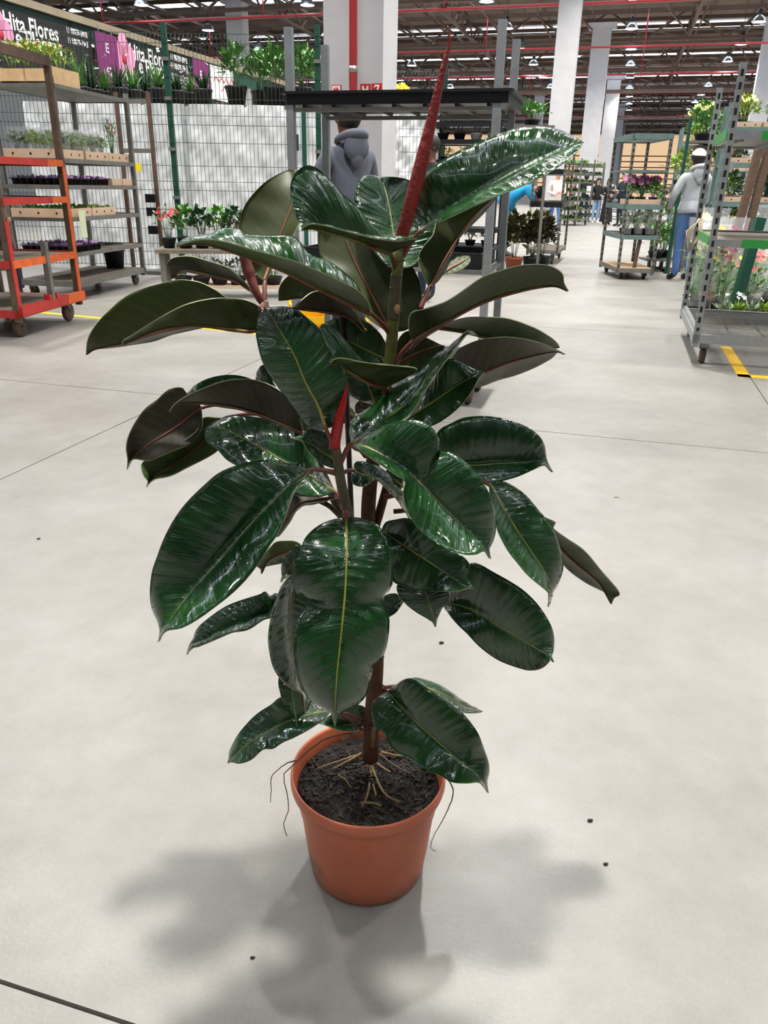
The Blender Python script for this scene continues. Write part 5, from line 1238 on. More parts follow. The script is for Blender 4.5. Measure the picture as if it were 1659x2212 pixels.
# black shelving with pots right of the column
KT = trolley('black shelving trolley with pots behind the right grey post', fl(1062, 596), AX, 1.0, .6, 2.25, [(z, M_BLK, (M_BLK, M_BLK, M_BLK), .035) for z in (2.0, 1.78, 1.52, .62, .38)], post=M_BLK, base_z=.16, base_mat=M_WOOD, pw=.04)
for k in range(4):
    bush('potted plant on the second black shelf, %s from the left' % ORD[k], 'plant', to_world(KT, (-.36 + k * .24, -.1, 1.80)), .09, .12, 'b' if k < 2 else 's', 36, .06, .035, 'white' if k > 1 else 'orange', 3, .025, (.085, .1), potm=None if k < 2 else M_PAPER, seed=k + 1)
for k in range(3):
    bush('green seedling clump on the third black shelf, %s from the left' % ORD[k], 'plant', to_world(KT, (-.32 + k * .3, -.1, 1.54)), .12, .12, 'y', 60, .05, .02, 'pink', 2, .02, (.08, .06), seed=k + 1)
for k in range(4):
    bush('red-flowered pot on the low black shelf, %s from the left' % ORD[k], 'flowers', to_world(KT, (-.36 + k * .24, -.12, .40)), .09, .12, 'd', 40, .06, .03, 'red', 5, .02, (.08, .08), seed=k + 2)
q = to_world(KT, (.46, -.1, 2.02)); bush('small white flowers in a pot at the right end of the top black shelf', 'flowers', q, .10, .10, 's', 30, .05, .03, 'white', 14, .03, (.07, .07), seed=3)
q = at(868, 196, 14.0); e = bush('bunch of bright yellow flowers showing above the black tray', 'flowers', Vector((q.x, q.y, at(868, 236, 13.7).z)), .13, .3, 'g', 30, .06, .03, 'yellow', 70, .04, (.08, .09), seed=2)
q = fl(1150, 566); S1 = MB()
pk = thing('plant_stand', 'grey post stand with a leafy plant on top right of the trolley posts', 'stand', at(1148, 270, 12.4) * 1.0 - Vector((0, 0, at(1148, 270, 12.4).z)))
zt = at(1148, 272, 12.4).z
MB().box((0, 0, zt - .02), (.6, .4, .04)).build('top', M_GALVD, pk); 
for sx in (-1, 1): MB().box((sx * .26, 0, (zt - .04) / 2), (.04, .04, zt - .04)).build('leg', M_GALVD, pk)
bush('leafy green plant on the tall grey stand', 'plant', pk.location + Vector((0, 0, zt)), .22, .22, 'g', 100, .12, .06, pot=(.12, .08), seed=3)
for k, (px, py) in enumerate(((1108, 584), (1146, 583), (1168, 580))):
    q = fl(px, py)
    bush(['bronze-green rubber plant in a red pot, nearest of the cluster by the posts', 'bronze-green rubber plant in the middle of the cluster by the posts', 'bronze-green rubber plant at the right of the cluster by the posts', 'bronze-green rubber plant at the back of the cluster by the posts'][k], 'plant', q, .19, .66, 'b', 230, .15, .09, pot=(.14, .2), potm=M_POT if k == 0 else None, seed=1 + k % 3, rz=k, group='bronze rubber plants')
# ------------------------------------------------------------------ right: galvanised trolley
rNL = fl(1487, 790); RW = 1.25; RD = 1.45
RX = Vector((math.cos(AX), -math.sin(AX), 0)); rNR = rNL + RX * RW
RT_ = trolley('galvanised trolley with green shelves and wire deck at the right edge', rNR, AX, RW, RD, 1.97, [], post=M_GALV, base_z=.2, pw=.045, slots=True, wire=True, wheel=.06)
def rpos(x, y, z): return to_world(RT_, (x, y, z))
for z, zt in ((.87, .03), (1.55, .03)):
    sh = MB().box((0, 0, z), (RW - .06, RD - .06, .02)).build('shelf', M_WOOD if z < 1 else M_GALV, RT_)
    MB().box((.10, -RD / 2 + .02, z - .005), (RW - .22, .03, .055)).build('green_edge', M_TGRN, sh)
    MB().box((-RW / 2 + .12, -RD / 2 + .02, z - .005), (.20, .028, .05)).build('grey_edge', M_GALV, sh)
    MB().box((0, RD / 2 - .02, z), (RW - .04, .03, .05)).build('grey_edge', M_GALV, sh)
    MB().box((-RW / 2 + .01, -.18, z + .005), (.02, RD * .6, .06)).build('green_edge', M_TGRN, sh)
    for k in range(5): MB().box((-RW / 2 + .1 + k * (RW - .2) / 4, 0, z - .025), (.02, RD - .1, .03)).build('rib', M_GALV, sh)
MB().beam((-.02, -RD / 2 + .03, .2), (-.05, -RD / 2 + .03, .80), .085, .03).build('stanchion', M_GALV, RT_)
for sx in (-1, 1): MB().box((-.02 + sx * .075, -RD / 2 + .03, .25), (.03, .05, .07)).build('bracket', M_GALV, RT_)
MB().beam((-RW / 2 + .03, -RD / 2, .22), (-RW / 2 + .03, RD / 2, .22), .03, .07).build('side_rail', M_GALV, RT_)
nt2 = thing('paper_note', 'white paper note taped to the front post of the galvanised trolley', 'note', at(1573, 351, 6.1) + Vector((0, 0, -.06)), -AX)
MB().box((0, 0, .03), (.075, .002, .07)).build('sheet', M_PAPER, nt2)

# cyclamen trolley in the middle of the aisle
cNR = fl(1410, 606)
CY = trolley('slim teal-grey trolley with pink cyclamen in the middle of the aisle', cNR, .04, .53, 1.2, 1.90, [(1.87, M_TTEAL, (M_TTEAL,) * 3, .04), (1.44, M_TTEAL, (M_TTEAL,) * 3, .016), (.98, M_TTEAL, (M_TTEAL,) * 3, .04), (.58, M_WOOD, (M_TTEAL,) * 3, .035)], post=M_GALVD, base_z=.13, pw=.04, slots=True, wheel=.055, wheelm=M_BLK, base_mat=M_WOODL)
MB().beam((0, -.5, .15), (.03, -.5, .55), .045).build('stanchion', M_RUST, CY)
tray('cardboard tray under the pink cyclamen', to_world(CY, (0, -.36, 1.005)), .48, .4, .07, -.04, holes=False)
for k, x in enumerate((-.16, 0, .16)):
    bush(['pink cyclamen in a sleeve, left of three', 'pink cyclamen in a sleeve, middle of three', 'pink cyclamen in a sleeve, right of three'][k], 'flowers', to_world(CY, (x, -.38, 1.02)), .10, .24, 'g', 110, .06, .045, 'pink', 36, .044, (.06, .09), seed=1 + k, rz=k, fz=1.0)
for k in range(6):
    x, y = -.16 + (k % 3) * .16, -.45 + (k // 3) * .2
    bush(['white-flowered pot', 'green pot'][k // 3] + ' on the low shelf of the cyclamen trolley, ' + ['left', 'middle', 'right'][k % 3], 'plant', to_world(CY, (x, y, .6)), .09, .2, 'g' if k < 3 else 's', 60, .06, .03, 'white', 5, .02, (.06, .09), seed=1 + k % 3, sleeve=(k < 3))

# far grey trolley that the man in blue pushes
tNR = fl(1203, 572)
BT = trolley('grey trolley pushed by the man in blue', tNR, AX + .02, .54, 1.5, 1.95, [(1.45, M_BLK, None, .08), (.95, M_GALVD, (M_BLK, M_GALVD, M_BLK), .05)], post=M_GALVD, base_z=.2, pw=.04, slots=True, wheel=.07)
# tall racks crammed with green plants
for k, (px, py, w, lab) in enumerate(((1243, 488, 1.0, 'trolley crammed with green seedlings, left of the two far ones'), (1292, 480, 1.1, 'trolley crammed with green seedlings, right of the two far ones'))):
    G_ = trolley(lab, fl(px, py), AX + (.35 if k == 0 else 0), w, 1.2, 2.15, [(z, M_GALVD, None, .04) for z in (.5, .8, 1.1, 1.4, 1.7, 2.0)], post=M_GALVD, base_z=.2, pw=.05)
    for q, z in enumerate((.22, .52, .82, 1.12, 1.42, 1.72, 2.02)):
        bush(['lowest', 'second lowest', 'third', 'fourth', 'fifth', 'sixth', 'topmost'][q] + ' layer of green seedlings on the ' + ['left', 'right'][k] + ' far crammed trolley', 'seedlings', to_world(G_, (0, 0, z + .005)), w * .42, .5, 'm' if (q + k) % 2 else 'g', 260, .13, .06, 'lilac' if q == 6 and k else None, 8 if q == 6 and k else 0, .05, kind='mat', seed=q, rz=-AX)

# flower rack at the right behind the galvanised trolley
def flower_rack(label, c_, which, spec_, RKW=2.0, RKD=.55, RZ=(.32, .72, 1.05, 1.5, 1.9)):
    FK = thing('flower_rack', label, 'rack', c_, -AX)
    for sx in (-1, -.33, .33, 1):
        for sy in (-1, 1): MB().box((sx * RKW / 2, sy * RKD / 2, 1.1), (.045, .045, 2.2)).build('post', M_TTEAL if sx != .33 else M_RUST, FK)
    for z in RZ:
        s_ = MB().box((0, 0, z), (RKW, RKD, .03)).build('shelf', M_TTEAL, FK); MB().box((0, -RKD / 2 - .005, z), (RKW, .012, .06)).build('edge_strip', M_TTEAL, s_)
    row = ['lowest', 'second', 'third', 'fourth', 'top']; col_ = ['leftmost', 'second', 'third', 'fourth', 'rightmost']
    for i, z in enumerate(RZ):
        for j in range(5):
            x = -.8 + j * .4; lf_, fc = spec_[i][j]
            tray('cardboard tray, %s on the %s shelf of the %s flower rack' % (col_[j], row[i], which), to_world(FK, (x, -.05, z + .016)), .37, .38, .07, -AX, group='trays on the %s flower rack' % which)
            bush('%s plants, %s on the %s shelf of the %s flower rack' % ({None: 'green', 'white': 'white-flowered', 'cream': 'pale yellow', 'yellow': 'yellow-flowered', 'red': 'red-flowered', 'pink': 'pink-flowered'}[fc], col_[j], row[i], which), 'plant', to_world(FK, (x, -.05, z + .03)), .17, .3 if i != 1 else .24, lf_, 130, .08, .04, fc, 16 if fc else 0, .04, (.12, .07), seed=1 + (i + j) % 4, rz=j, group='plants on the %s flower rack' % which)
    return FK
SP1 = {0: [('g', 'white'), ('g', 'cream'), ('d', None), ('g', 'red'), ('g', 'yellow')], 1: [('g', None), ('m', None), ('g', None), ('d', None), ('g', None)], 2: [('g', 'white'), ('d', 'white'), ('g', 'yellow'), ('d', 'red'), ('d', 'red')],
       3: [('s', 'white'), ('s', None), ('s', 'white'), ('d', 'red'), ('d', None)], 4: [('y', 'cream'), ('g', 'cream'), ('y', 'yellow'), ('s', None), ('g', None)]}
SP2 = {0: [('g', None), ('d', 'white'), ('g', 'pink'), ('g', None), ('d', None)], 1: [('g', 'pink'), ('g', None), ('y', None), ('d', None), ('g', 'white')], 2: [('g', 'white'), ('g', 'pink'), ('d', None), ('g', 'white'), ('g', None)],
       3: [('y', None), ('g', 'yellow'), ('g', 'white'), ('s', None), ('g', 'cream')], 4: [('y', None), ('g', None), ('y', 'cream'), ('g', None), ('g', None)]}
flower_rack('tall teal flower rack with plant trays behind the galvanised trolley', Vector((at(1728, 400, 10.6).x, 10.6, 0)), 'near', SP1)
flower_rack('tall teal flower rack of leafy plants beyond the man in the cap', Vector((at(1585, 400, 14.8).x, 14.8, 0)), 'far', SP2)
# dark green stall post and brown posts of the stand on the right
for k, (a, b_, Y, m_, w, lab) in enumerate((((1642, 470), (1578, 696), 7.9, M_FGRN, .09, 'dark green leaning post among the bouquets'), ((1640, 320), (1592, 500), 8.9, M_RUST, .07, 'brown upright left of two behind the galvanised trolley'), ((1662, 320), (1617, 490), 8.9, M_RUST, .07, 'brown upright right of two behind the galvanised trolley'), ((1493, 255), (1458, 470), 12.6, M_FGRN, .04, 'thin dark green pole rising behind the man in the cap'))):
    p0 = at(a[0], a[1], Y); p1 = at(b_[0], b_[1], Y); d_ = p0 - p1; foot = p1 - d_ * (p1.z / d_.z)
    e = thing('stall_post', lab, 'post', foot); MB().beam((0, 0, .0), tuple(p0 - foot), w, w).build('post', m_, e); MB().box((0, 0, .012), (w * 2, w * 2, .024)).build('foot_plate', m_, e)
# bouquets and pots on the floor behind the trolley
def bouquet(lab, px, py, r, h, f1, f2, seed, leafc='g', zoff=0.0, card=False):
    q = fl(px, py); e = thing('bouquet', lab, 'bouquet', (q.x, q.y, zoff)); rnd = random.Random(seed)
    mb, fb_, fc_ = MB(), MB(), MB()
    for k in range(70):
        a = rnd.uniform(0, 6.28); qd = math.sqrt(rnd.random()) * r * .8; z = rnd.uniform(.18, .8) * h
        leaf_blade(mb, Vector((qd * math.cos(a), qd * math.sin(a), z)), Vector((math.cos(a), math.sin(a), rnd.uniform(.2, 1.4))), rnd.uniform(.06, .14), .05, .2)
    for k in range(12):
        a = rnd.uniform(0, 6.28); qd = math.sqrt(rnd.random()) * r * .75; top_ = Vector((qd * math.cos(a), qd * math.sin(a), h * rnd.uniform(.62, .98)))
        mb.tube([(0.02 * math.cos(a), .02 * math.sin(a), .02), tuple(top_)], .004, 4)
        flower(fb_ if k % 2 else fc_, top_, rnd.uniform(.035, .06), mi=0, up=Vector((math.cos(a) * .4, -.7, .8)), petals=7)
    mb.build('stems_and_leaves', LEAFC[leafc], e); tag(fb_.build('flowers', FLW[f1], e), None, kind='stuff'); tag(fc_.build('flowers', FLW[f2], e), None, kind='stuff')
    MB().lathe([(r * .45, .0), (r * .75, h * .4), (r, h * .9), (r * 1.12, h * 1.08)], 14).build('sleeve', M_SLEEVE, e)
    MB().lathe([(0, 0), (r * .5, 0), (r * .56, .16), (r * .5, .16), (0, .14)], 14).build('bucket', M_POTB, e)
    return e
bouquet('sleeved bouquet of yellow and red gerberas with white sprays, largest by the trolley', 1560, 668, .19, .62, 'yellow', 'red', 1)
bouquet('sleeved bouquet of red and salmon gerberas right of the green post', 1618, 662, .20, .62, 'red', 'salmon', 2)
bouquet('sleeved bouquet of white sprays behind the yellow gerberas', 1582, 640, .2, .78, 'white', 'cream', 3)
bouquet('sleeved bouquet of wine and pink flowers at the right edge', 1652, 655, .2, .6, 'wine', 'yellow', 4)
bouquet('tall sleeved bouquet of pink flowers under the green shelf', 1600, 642, .2, .98, 'pink', 'lilac', 5)
bouquet('sleeved bunch of long green stems left of the galvanised posts', 1508, 648, .17, .95, 'cream', 'white', 6, 'd')
for k, px in enumerate((1560, 1588, 1616, 1642, 1662)):
    q = fl(px, 700); bush(['leftmost', 'second', 'third', 'fourth', 'rightmost'][k] + ' low white-striped plant on the floor behind the wire deck', 'plant', q, .17, .2, 'y' if k % 2 else 's', 34, .1, .04, 'white', 4, .03, (.07, .11), potm=M_POT if k == 0 else None, kind='strap', seed=1 + k, rz=k)
for k, (px, py, c_, lab) in enumerate(((1520, 500, 'cream', 'pale yellow lilies above the trolley shelf, left'), (1543, 503, 'yellow', 'yellow lilies above the trolley shelf, middle'), (1580, 500, 'wine', 'wine-red blooms above the trolley shelf'))):
    q = at(px, py, 8.2); bouquet(lab, px, 690 - 45, .14, q.z + .06, c_, c_, 20 + k).location = Vector((q.x, q.y, 0))
q = fl(1530, 655); tray('brown cardboard box on the floor left of the bouquets', (q.x, q.y, 0), .26, .4, .24, -AX, mat('brown_card', (140, 98, 72), .8), holes=False, name='cardboard_box', cat='box')
q = fl(1548, 668); tray('holed pale cardboard tray under the gerbera bouquet', (q.x - .12, q.y - .1, 0), .3, .3, .08, -AX)
e = thing('rope_coil', 'hank of pale rope hanging on the galvanised post', 'rope', rpos(-RW / 2 + .022, RD / 2 - .05, .98))
mb = MB()
for k in range(6): mb.tube([(.005 * k, 0, 0), (-.04 - .01 * k, .0, -.1), (-.05, .0, -.22 - .012 * k), (.02 + .006 * k, 0, -.12), (.005 * k, 0, 0)], .006, 5)
mb.build('rope', mat('pale_rope', (206, 192, 166), .8), e)
# hanging / tall greenery behind the cap man
for k, (px, z, f_) in enumerate(((1500, 1.9, 'cream'), (1525, 1.85, 'lilac'), (1470, 1.25, None), (1440, .6, 'pink'), (1438, .2, None), (1468, .2, 'white'))):
    b0 = at(px, 400, 13.0)
    e = thing('plant_stand', ['tall pole stand holding pale yellow flowers', 'tall pole stand holding lilac flowers', 'mid-height pole stand of light green leaves', 'low stand of pink flowers behind the cyclamen trolley', 'floor stand of green leaves right of the cyclamen trolley', 'floor stand of white flowers behind the man in the cap'][k], 'stand', (b0.x, 13.0 + .3 * (k % 2), 0))
    MB().box((0, 0, z - .02), (.4, .4, .03)).build('top', M_GALVD, e); MB().box((0, 0, (z - .03) / 2), (.05, .05, z - .03)).build('leg', M_GALVD, e); MB().box((0, 0, .015), (.3, .3, .03)).build('base', M_GALVD, e)
    bush(['pale yellow flowers on the tall pole stand', 'lilac flowers on the tall pole stand', 'light green leafy plant on the mid-height stand', 'pink flowers on the low stand', 'green leafy plant right of the cyclamen trolley', 'white flowers in a pot behind the man in the cap'][k], 'flowers' if f_ else 'plant', e.location + Vector((0, 0, z)), .26, .42, 'g' if k != 2 else 'y', 130, .12, .06, f_, 20 if f_ else 0, .05, (.12, .1), seed=1 + k % 4)
# far stalls closing the aisle at the back, seen as rows of plants
for k, (px, Y, w, f_) in enumerate(((1325, 40, 2.2, None), (1385, 36, 3.0, 'white'), (1440, 34, 2.4, 'pink'), (1262, 52, 3.0, 'lilac'), (1500, 24, 2.4, 'yellow'), (1600, 22, 3.0, 'white'))):
    c_ = at(px, 410, Y); e = thing('display_table', 'far display table of plants, ' + ['beside the second column', 'behind the cyclamen trolley', 'behind the pole stand', 'left of the walking women', 'behind the man in the cap', 'behind the flower rack'][k], 'table', (c_.x, c_.y, 0), -AX)
    MB().box((0, 0, .75), (w, 1.0, .05)).build('top', M_GALVD, e); MB().box((0, 0, .3), (w, 1.0, .04)).build('shelf', M_GALVD, e)
    for sx in (-1, 1):
        for sy in (-1, 1): MB().box((sx * w * .46, sy * .42, .37), (.06, .06, .73)).build('leg', M_GALVD, e)
    for q in range(int(w / .55)):
        bush(['first', 'second', 'third', 'fourth', 'fifth', 'sixth'][q] + ' bushy plant from the left on the far table ' + ['beside the second column', 'behind the cyclamen trolley', 'behind the pole stand', 'left of the walking women', 'behind the man in the cap', 'behind the flower rack'][k], 'plant', to_world(e, (-w / 2 + .3 + q * .55, 0, .775)), .2, .46, 'g' if q % 2 else 'd', 110, .11, .07, f_, 14 if f_ else 0, .07, (.14, .14), seed=1 + q % 3, rz=q)

# ------------------------------------------------------------------ people
SKIN = {'tan': mat('skin_tan', (168, 112, 84), .55), 'brown': mat('skin_brown', (112, 70, 50), .55), 'fair': mat('skin_fair', (206, 160, 136), .55)}
M_HAIR = mat('dark_hair', (24, 18, 16), .6, bump=.4, bscale=200); M_EYE = mat('eye_dark', (20, 16, 14), .3)
BASE = {'pelvis': (0, 0, .96), 'belly': (0, -.01, 1.10), 'chest': (0, 0, 1.30), 'neck': (0, .01, 1.47), 'jaw': (0, -.015, 1.56), 'skull': (0, -.005, 1.65), 'crown': (0, 0, 1.71)}
for s_, sg in (('l', 1), ('r', -1)):
    BASE.update({'sho' + s_: (sg * .175, .01, 1.41), 'elb' + s_: (sg * .235, .03, 1.13), 'wri' + s_: (sg * .235, -.06, .89), 'pal' + s_: (sg * .235, -.085, .82),
                 'hip' + s_: (sg * .085, 0, .90), 'kne' + s_: (sg * .10, -.02, .50), 'ank' + s_: (sg * .105, .02, .09), 'bal' + s_: (sg * .115, -.09, .035), 'toe' + s_: (sg * .12, -.16, .03)})
RAD = {'pelvis': (.155, .115), 'belly': (.145, .11), 'chest': (.165, .115), 'neck': (.058, .06), 'jaw': (.066, .078), 'skull': (.084, .102), 'crown': (.055, .07), 'sho': (.068, .068), 'elb': (.048, .048), 'wri': (.03, .034), 'pal': (.022, .040), 'hip': (.092, .10), 'kne': (.062, .064), 'ank': (.042, .046), 'bal': (.046, .034), 'toe': (.036, .026)}
def person(label, foot, rz, height, top, pants, skin, pose=None, loose=1.0, shoe=None, sleeve_long=True, skirt=False, hood=False, cap=None, hair='short', extras=None, group=None, legw=1.0):
    pose = dict(pose or {}); facev = Vector(pose.pop('face', (0, -1, 0))); J = dict(BASE); J.update(pose); k = height / 1.75; sk = SKIN[skin]; shoe = shoe or mat('dark_shoe', (36, 32, 30), .6)
    E_ = thing('person', label, 'person', (foot.x, foot.y, 0), rz, group); E_.scale = (k, k, k)
    edges = [('pelvis', 'belly', 1), ('belly', 'chest', 1), ('chest', 'neck', 1), ('neck', 'jaw', 0), ('jaw', 'skull', 0), ('skull', 'crown', 3)]
    for s_ in 'lr':
        edges += [('chest', 'sho' + s_, 1), ('sho' + s_, 'elb' + s_, 1), ('elb' + s_, 'wri' + s_, 1 if sleeve_long else 0), ('wri' + s_, 'pal' + s_, 0), ('pelvis', 'hip' + s_, 2), ('hip' + s_, 'kne' + s_, 2), ('kne' + s_, 'ank' + s_, 2), ('ank' + s_, 'bal' + s_, 4), ('bal' + s_, 'toe' + s_, 4)]
    names = list(J); idx = {n_: i for i, n_ in enumerate(names)}
    me = bpy.data.meshes.new('body_cage'); me.from_pydata([J[n_] for n_ in names], [(idx[a], idx[b_]) for a, b_, _ in edges], [])
    ob = bpy.data.objects.new('body_cage', me); COL.objects.link(ob)
    md = ob.modifiers.new('skin', 'SKIN'); md.branch_smoothing = 0.6
    if not me.skin_vertices: 
        bpy.context.view_layer.objects.active = ob
    for i, n_ in enumerate(names):
        r_ = RAD.get(n_) or RAD[n_[:3]]
        f_ = loose if (n_ in ('belly', 'chest', 'pelvis') or n_[:3] in ('sho', 'elb')) else (legw if n_[:3] in ('kne', 'hip', 'ank') else 1.0)
        me.skin_vertices[0].data[i].radius = (r_[0] * f_, r_[1] * f_); me.skin_vertices[0].data[i].use_root = (n_ == 'pelvis')
    ob.modifiers.new('sub', 'SUBSURF').levels = 2
    bpy.context.view_layer.update()
    bm_ = bpy.data.meshes.new_from_object(ob.evaluated_get(bpy.context.evaluated_depsgraph_get()))
    bpy.data.objects.remove(ob)
    mats = [sk, top, pants, M_HAIR, shoe]
    bm_.materials.clear()
    for m_ in mats: bm_.materials.append(m_)
    segs = [(Vector(J[a]), Vector(J[b_]), m_) for a, b_, m_ in edges]
    for p_ in bm_.polygons:
        c_ = p_.center; best = (9, 0)
        for a, b_, m_ in segs:
            ab = b_ - a; t_ = max(0, min(1, (c_ - a).dot(ab) / max(1e-9, ab.length_squared))); d_ = (a + ab * t_ - c_).length
            if d_ < best[0]: best = (d_, m_)
        p_.material_index = best[1]; p_.use_smooth = True
    # fingers join the body mesh
    mb = MB()
    for s_, sg in (('l', 1), ('r', -1)):
        w_, p0 = Vector(J['wri' + s_]), Vector(J['pal' + s_]); d_ = (p0 - w_).normalized(); side = d_.cross(Vector((sg, 0, 0)))
        if side.length < .1: side = Vector((0, -1, 0))
        side.normalize(); inn = d_.cross(side)
        for q, (off, L) in enumerate(((-.030, .062), (-.010, .074), (.010, .070), (.030, .054))):
            b0 = p0 + side * off; mb.tube([b0 - d_ * .01, b0 + d_ * L * .5 + inn * .004 * sg, b0 + d_ * L * .9 + inn * .018 * sg], [.0095, .0088, .0065], 6, 0)
        b0 = p0 - d_ * .03 - side * .032; mb.tube([b0, b0 - side * .022 + d_ * .025, b0 - side * .028 + d_ * .055], [.0105, .0095, .007], 6, 0)
    f_me = mb.mesh('fingers', mats)
    bmm = bmesh.new(); bmm.from_mesh(bm_); bmm.from_mesh(f_me); bmm.to_mesh(bm_); bmm.free(); bpy.data.meshes.remove(f_me)
    body = link('body', bm_, E_)
    hd = Vector(J['skull']); jw = Vector(J['jaw']); upv = (Vector(J['crown']) - jw).normalized()
    face = facev; face = (face - upv * face.dot(upv)).normalized(); sd = face.cross(upv)
    Rh = Matrix((sd, -face, upv)).transposed()
    # ears, nose, eyes, mouth
    mb = MB()
    for sg in (-1, 1): mb.ball(hd + sd * sg * .078 - upv * .03, (.012, .022, .032), 8, R=Rh)
    mb.ball(hd + face * .098 - upv * .045, (.014, .018, .022), 8, R=Rh); mb.build('ears_and_nose', sk, E_)
    mb = MB()
    for sg in (-1, 1): mb.ball(hd + face * .088 + sd * sg * .032 - upv * .012, (.011, .007, .006), 6, R=Rh)
    mb.box(tuple(hd + face * .084 - upv * .088), (.036, .010, .006), M=Rh); mb.build('eyes_and_mouth', M_EYE, E_)
    def shell(rx, ry, rz_, cutf, off, nm, m_, low=-1.0):
        NA_, NB_ = 18, 10; vs2 = []; fs2 = []
        for i in range(NB_ + 1):
            th = math.pi * .5 * (1 - low) * i / NB_
            for j in range(NA_):
                a = 2 * math.pi * j / NA_; thj = th
                frontness = max(0, math.cos(a - (-math.pi / 2)))
                thj = th * (1 - cutf * frontness)
                vs2.append(hd + off + Rh @ Vector((rx * math.sin(thj) * math.cos(a), ry * math.sin(thj) * math.sin(a), rz_ * math.cos(thj))))
        fs2 = [(i * NA_ + j, i * NA_ + (j + 1) % NA_, (i + 1) * NA_ + (j + 1) % NA_, (i + 1) * NA_ + j) for i in range(NB_) for j in range(NA_)]
        MB().add(vs2, fs2, 0, True).build(nm, m_, E_)
    if hair == 'short': shell(.094, .113, .102, .62, upv * -.002, 'hair', M_HAIR, -.62)
    elif hair == 'long':
        shell(.094, .112, .102, .52, Vector((0, 0, 0)), 'hair', M_HAIR, -.45)
        MB().tube([hd - face * .07, hd - face * .10 - Vector((0, 0, .16)), hd - face * .10 - Vector((0, 0, .33))], [.085, .085, .04], 12).build('hair_length', M_HAIR, E_)
    elif hair == 'grey': shell(.088, .106, .098, .52, upv * -.002, 'hair', mat('grey_hair', (150, 146, 140), .6), -.25)
    if cap:
        shell(.097, .114, .104, .12, upv * .008, 'cap', cap, .08)
        br = []
        for a in range(9):
            an = math.radians(-60 + a * 15); br.append((sd * math.sin(an) * .085 + face * (math.cos(an) * .10 + .0), sd * math.sin(an) * .09 + face * (.06 + math.cos(an) * .13)))
        vs2 = []; 
        for p_, q_ in br: vs2 += [hd + p_ + upv * .018, hd + q_ + upv * .006]
        MB().add(vs2, [(2 * i, 2 * i + 2, 2 * i + 3, 2 * i + 1) for i in range(8)], 0, True).build('cap_brim', cap, E_)
    if hood:
        nk = Vector(J['neck']); mb = MB(); pts = []
        for a in range(15):
            an = math.radians(-150 + a * 300 / 14.0)      # ring open at the throat
            pts.append(nk + Vector((math.sin(an) * .105, math.cos(an) * .10 + .025, .030 + .035 * math.cos(an))))
        mb.tube([tuple(p_) for p_ in pts], [.016 + .016 * (math.cos(math.radians(-150 + a * 300 / 14.0)) + 1) / 2 for a in range(15)], 10)
        mb.ball(nk + Vector((0, .098, -.025)), (.108, .045, .10), 16); mb.ball(nk + Vector((0, .10, -.09)), (.06, .035, .075), 14)
        mb.build('hood', top, E_)
    if skirt:
        pv = Vector(J['pelvis'])
        MB().lathe([(.15, .12), (.17, 0), (.20, -.3), (.235, -.6), (.26, -.86)], 20, pv).build('skirt', pants, E_)
    if loose > 1.02:
        pv = Vector(J['pelvis']); bl = Vector(J['belly']); d_ = (bl - pv)
        q_ = d_.to_track_quat('Z', 'Y').to_matrix()
        MB().lathe([(.155, .10), (.185, .0), (.18, -.05), (.165, -.06)], 20, pv + d_ * .1, R=q_).build('jacket_hem', top, E_)
    if extras: extras(E_, J)
    return E_
C_ = lambda n_, rgb: mat('cloth_' + n_, rgb, .85, var=.12, scale=10, bump=.25, bscale=14)
jeans = C_('blue_jeans', (78, 112, 164)); dj = C_('dark_jeans', (34, 42, 62)); blk = C_('black', (24, 24, 28))
walk = {'knel': (.10, -.12, .50), 'ankl': (.105, -.14, .09), 'ball': (.115, -.25, .035), 'toel': (.12, -.32, .03), 'kner': (-.10, .06, .50), 'ankr': (-.105, .20, .12), 'balr': (-.115, .12, .04), 'toer': (-.12, .06, .025)}
# hooded man behind the centre trolley, facing away to the left
q = at(752, 401, 6.25)
person('man in a dark grey hooded sweatshirt facing away behind the trolley', Vector((q.x, q.y, 0)), math.radians(180 + 38), 1.76, C_('charcoal_marl', (92, 94, 106)), dj, 'brown', {'elbl': (.27, -.06, 1.14), 'wril': (.20, -.28, 1.02), 'pall': (.18, -.34, 1.0), 'elbr': (-.27, -.06, 1.14), 'wrir': (-.20, -.28, 1.02), 'palr': (-.18, -.34, 1.0)}, loose=1.12, hood=True)
q = at(928, 401, 9.0)
def specs(E_, J):
    mb = MB(); hd = Vector(J['skull'])
    for sg in (-1, 1):
        mb.tube([hd + Vector((sg * .033 + .02 * math.cos(a * .785), -.10, -.012 + .018 * math.sin(a * .785))) for a in range(9)], .002, 5); mb.tube([hd + Vector((sg * .055, -.098, -.01)), hd + Vector((sg * .085, -.0, -.01))], .002, 5)
    mb.build('glasses', M_DARK, E_)
person('man with dark hair and glasses in a black shirt behind the red bud', Vector((q.x, q.y, 0)), math.radians(-62), 1.71, blk, dj, 'brown', None, loose=1.05, extras=specs)
# man in the white cap on the right, facing away
q = fl(1468, 604)
person('man in a light grey hooded jacket, jeans and white cap facing away', q, math.radians(180 + 12), 1.73, C_('light_grey', (188, 192, 198)), jeans, 'brown', {'elbl': (.29, -.02, 1.14), 'wril': (.24, -.18, .98), 'pall': (.20, -.24, .96), 'elbr': (-.29, -.02, 1.14), 'wrir': (-.24, -.18, .98), 'palr': (-.20, -.24, .96)}, loose=1.16, hood=True, cap=mat('white_cap', (236, 236, 228), .7), legw=1.12)
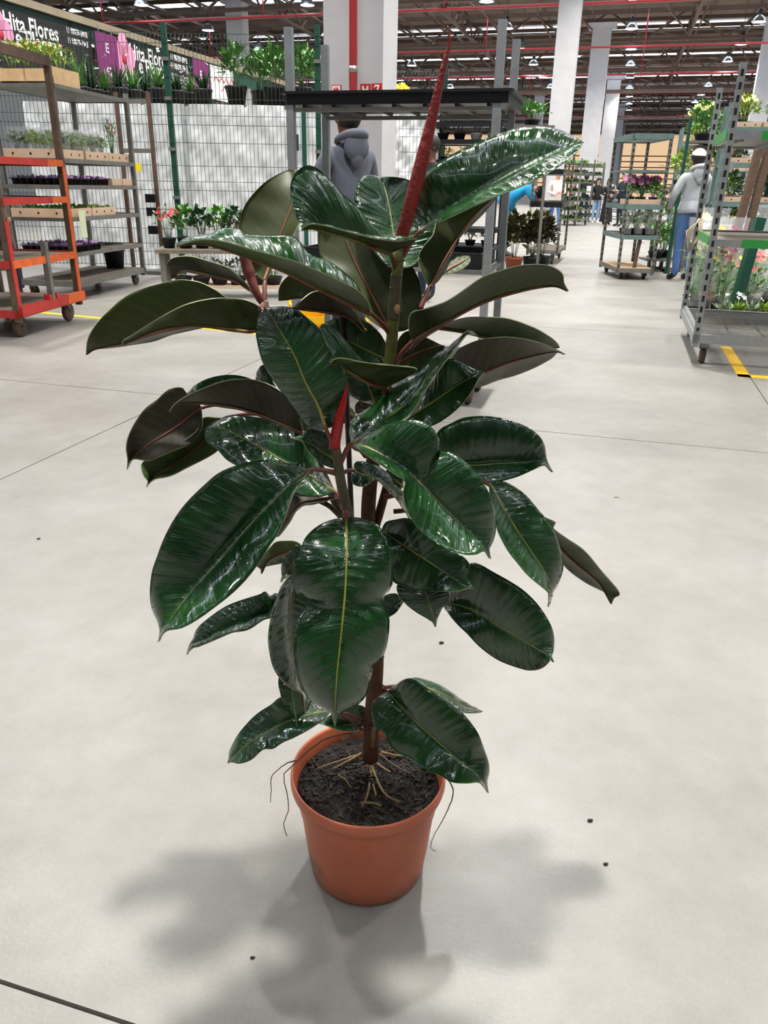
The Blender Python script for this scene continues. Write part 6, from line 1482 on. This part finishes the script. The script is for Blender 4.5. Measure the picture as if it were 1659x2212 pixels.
# man in blue leaning over the trolley bar
q = fl(1090, 556)
bend = {'pelvis': (0, .06, .92), 'belly': (0, -.06, 1.06), 'chest': (0, -.24, 1.17), 'neck': (0, -.40, 1.20), 'jaw': (0, -.47, 1.16), 'skull': (0, -.53, 1.13), 'crown': (0, -.58, 1.10), 'face': (0, -.4, -1),
        'shol': (.17, -.32, 1.20), 'elbl': (.22, -.46, 1.0), 'wril': (.16, -.62, .93), 'pall': (.15, -.68, .93), 'shor': (-.17, -.32, 1.20), 'elbr': (-.22, -.46, 1.0), 'wrir': (-.16, -.62, .93), 'palr': (-.15, -.68, .93), 'hipl': (.085, .05, .88), 'hipr': (-.085, .05, .88)}
person('man in a bright blue T-shirt bending over a trolley bar', q, math.radians(78), 1.75, C_('bright_blue', (20, 140, 190)), jeans, 'tan', bend, sleeve_long=False, loose=1.32)
q = fl(1194, 506)
person('woman in a white top and blue jeans walking beside the pushed trolley', q, math.radians(8), 1.70, C_('off_white', (226, 218, 208)), jeans, 'fair', dict(walk, wril=(.10, -.22, 1.10), pall=(.04, -.26, 1.12), wrir=(-.10, -.22, 1.08), palr=(-.05, -.26, 1.1)), loose=1.08)
def bag(E_, J):
    MB().box((-.16, .16, 1.18), (.26, .05, .30), rz=.2).build('white_bag', M_PAPER, E_)
q = fl(1257, 481)
person('person in black carrying a white bag on the back', q, math.radians(170), 1.72, blk, dj, 'tan', dict(walk), extras=bag)
q = fl(1283, 483)
person('woman in a black jacket and light jeans, left of the walking pair', q, math.radians(20), 1.60, blk, C_('light_jeans', (150, 176, 212)), 'fair', {'wril': (.08, -.2, 1.06), 'pall': (.02, -.24, 1.08)}, hair='long', loose=1.06, shoe=mat('white_shoe', (224, 222, 218), .6))
q = fl(1307, 485)
person('woman in a long black skirt and leather jacket, right of the walking pair', q, math.radians(10), 1.60, mat('black_leather', (34, 34, 38), .4), blk, 'fair', {'wril': (.04, -.22, 1.10), 'pall': (-.04, -.25, 1.12), 'wrir': (-.06, -.22, 1.06), 'palr': (.02, -.25, 1.05)}, hair='long', skirt=True, loose=1.06)
q = fl(1336, 489)
person('grey-haired man in navy clothes reading papers in the aisle', q, math.radians(-70), 1.76, C_('navy', (26, 32, 48)), C_('navy', (26, 32, 48)), 'fair', {'elbl': (.25, -.06, 1.14), 'wril': (.14, -.26, 1.14), 'pall': (.08, -.30, 1.15), 'elbr': (-.25, -.06, 1.14), 'wrir': (-.14, -.26, 1.14), 'palr': (-.08, -.30, 1.15)}, hair='grey', loose=1.1, extras=lambda E_, J: MB().box((0, -.36, 1.17), (.21, .10, .012)).build('papers', M_PAPER, E_))
# visitor mostly beyond the left frame edge
q = fl(30, 668)
person('person in dark trousers stepping behind the orange trolley, only a leg in view', q + Vector((-.22, .25, 0)), math.radians(95), 1.75, blk, dj, 'tan', walk, shoe=mat('brown_white_shoe', (150, 130, 112), .6))
bpy.context.view_layer.update()
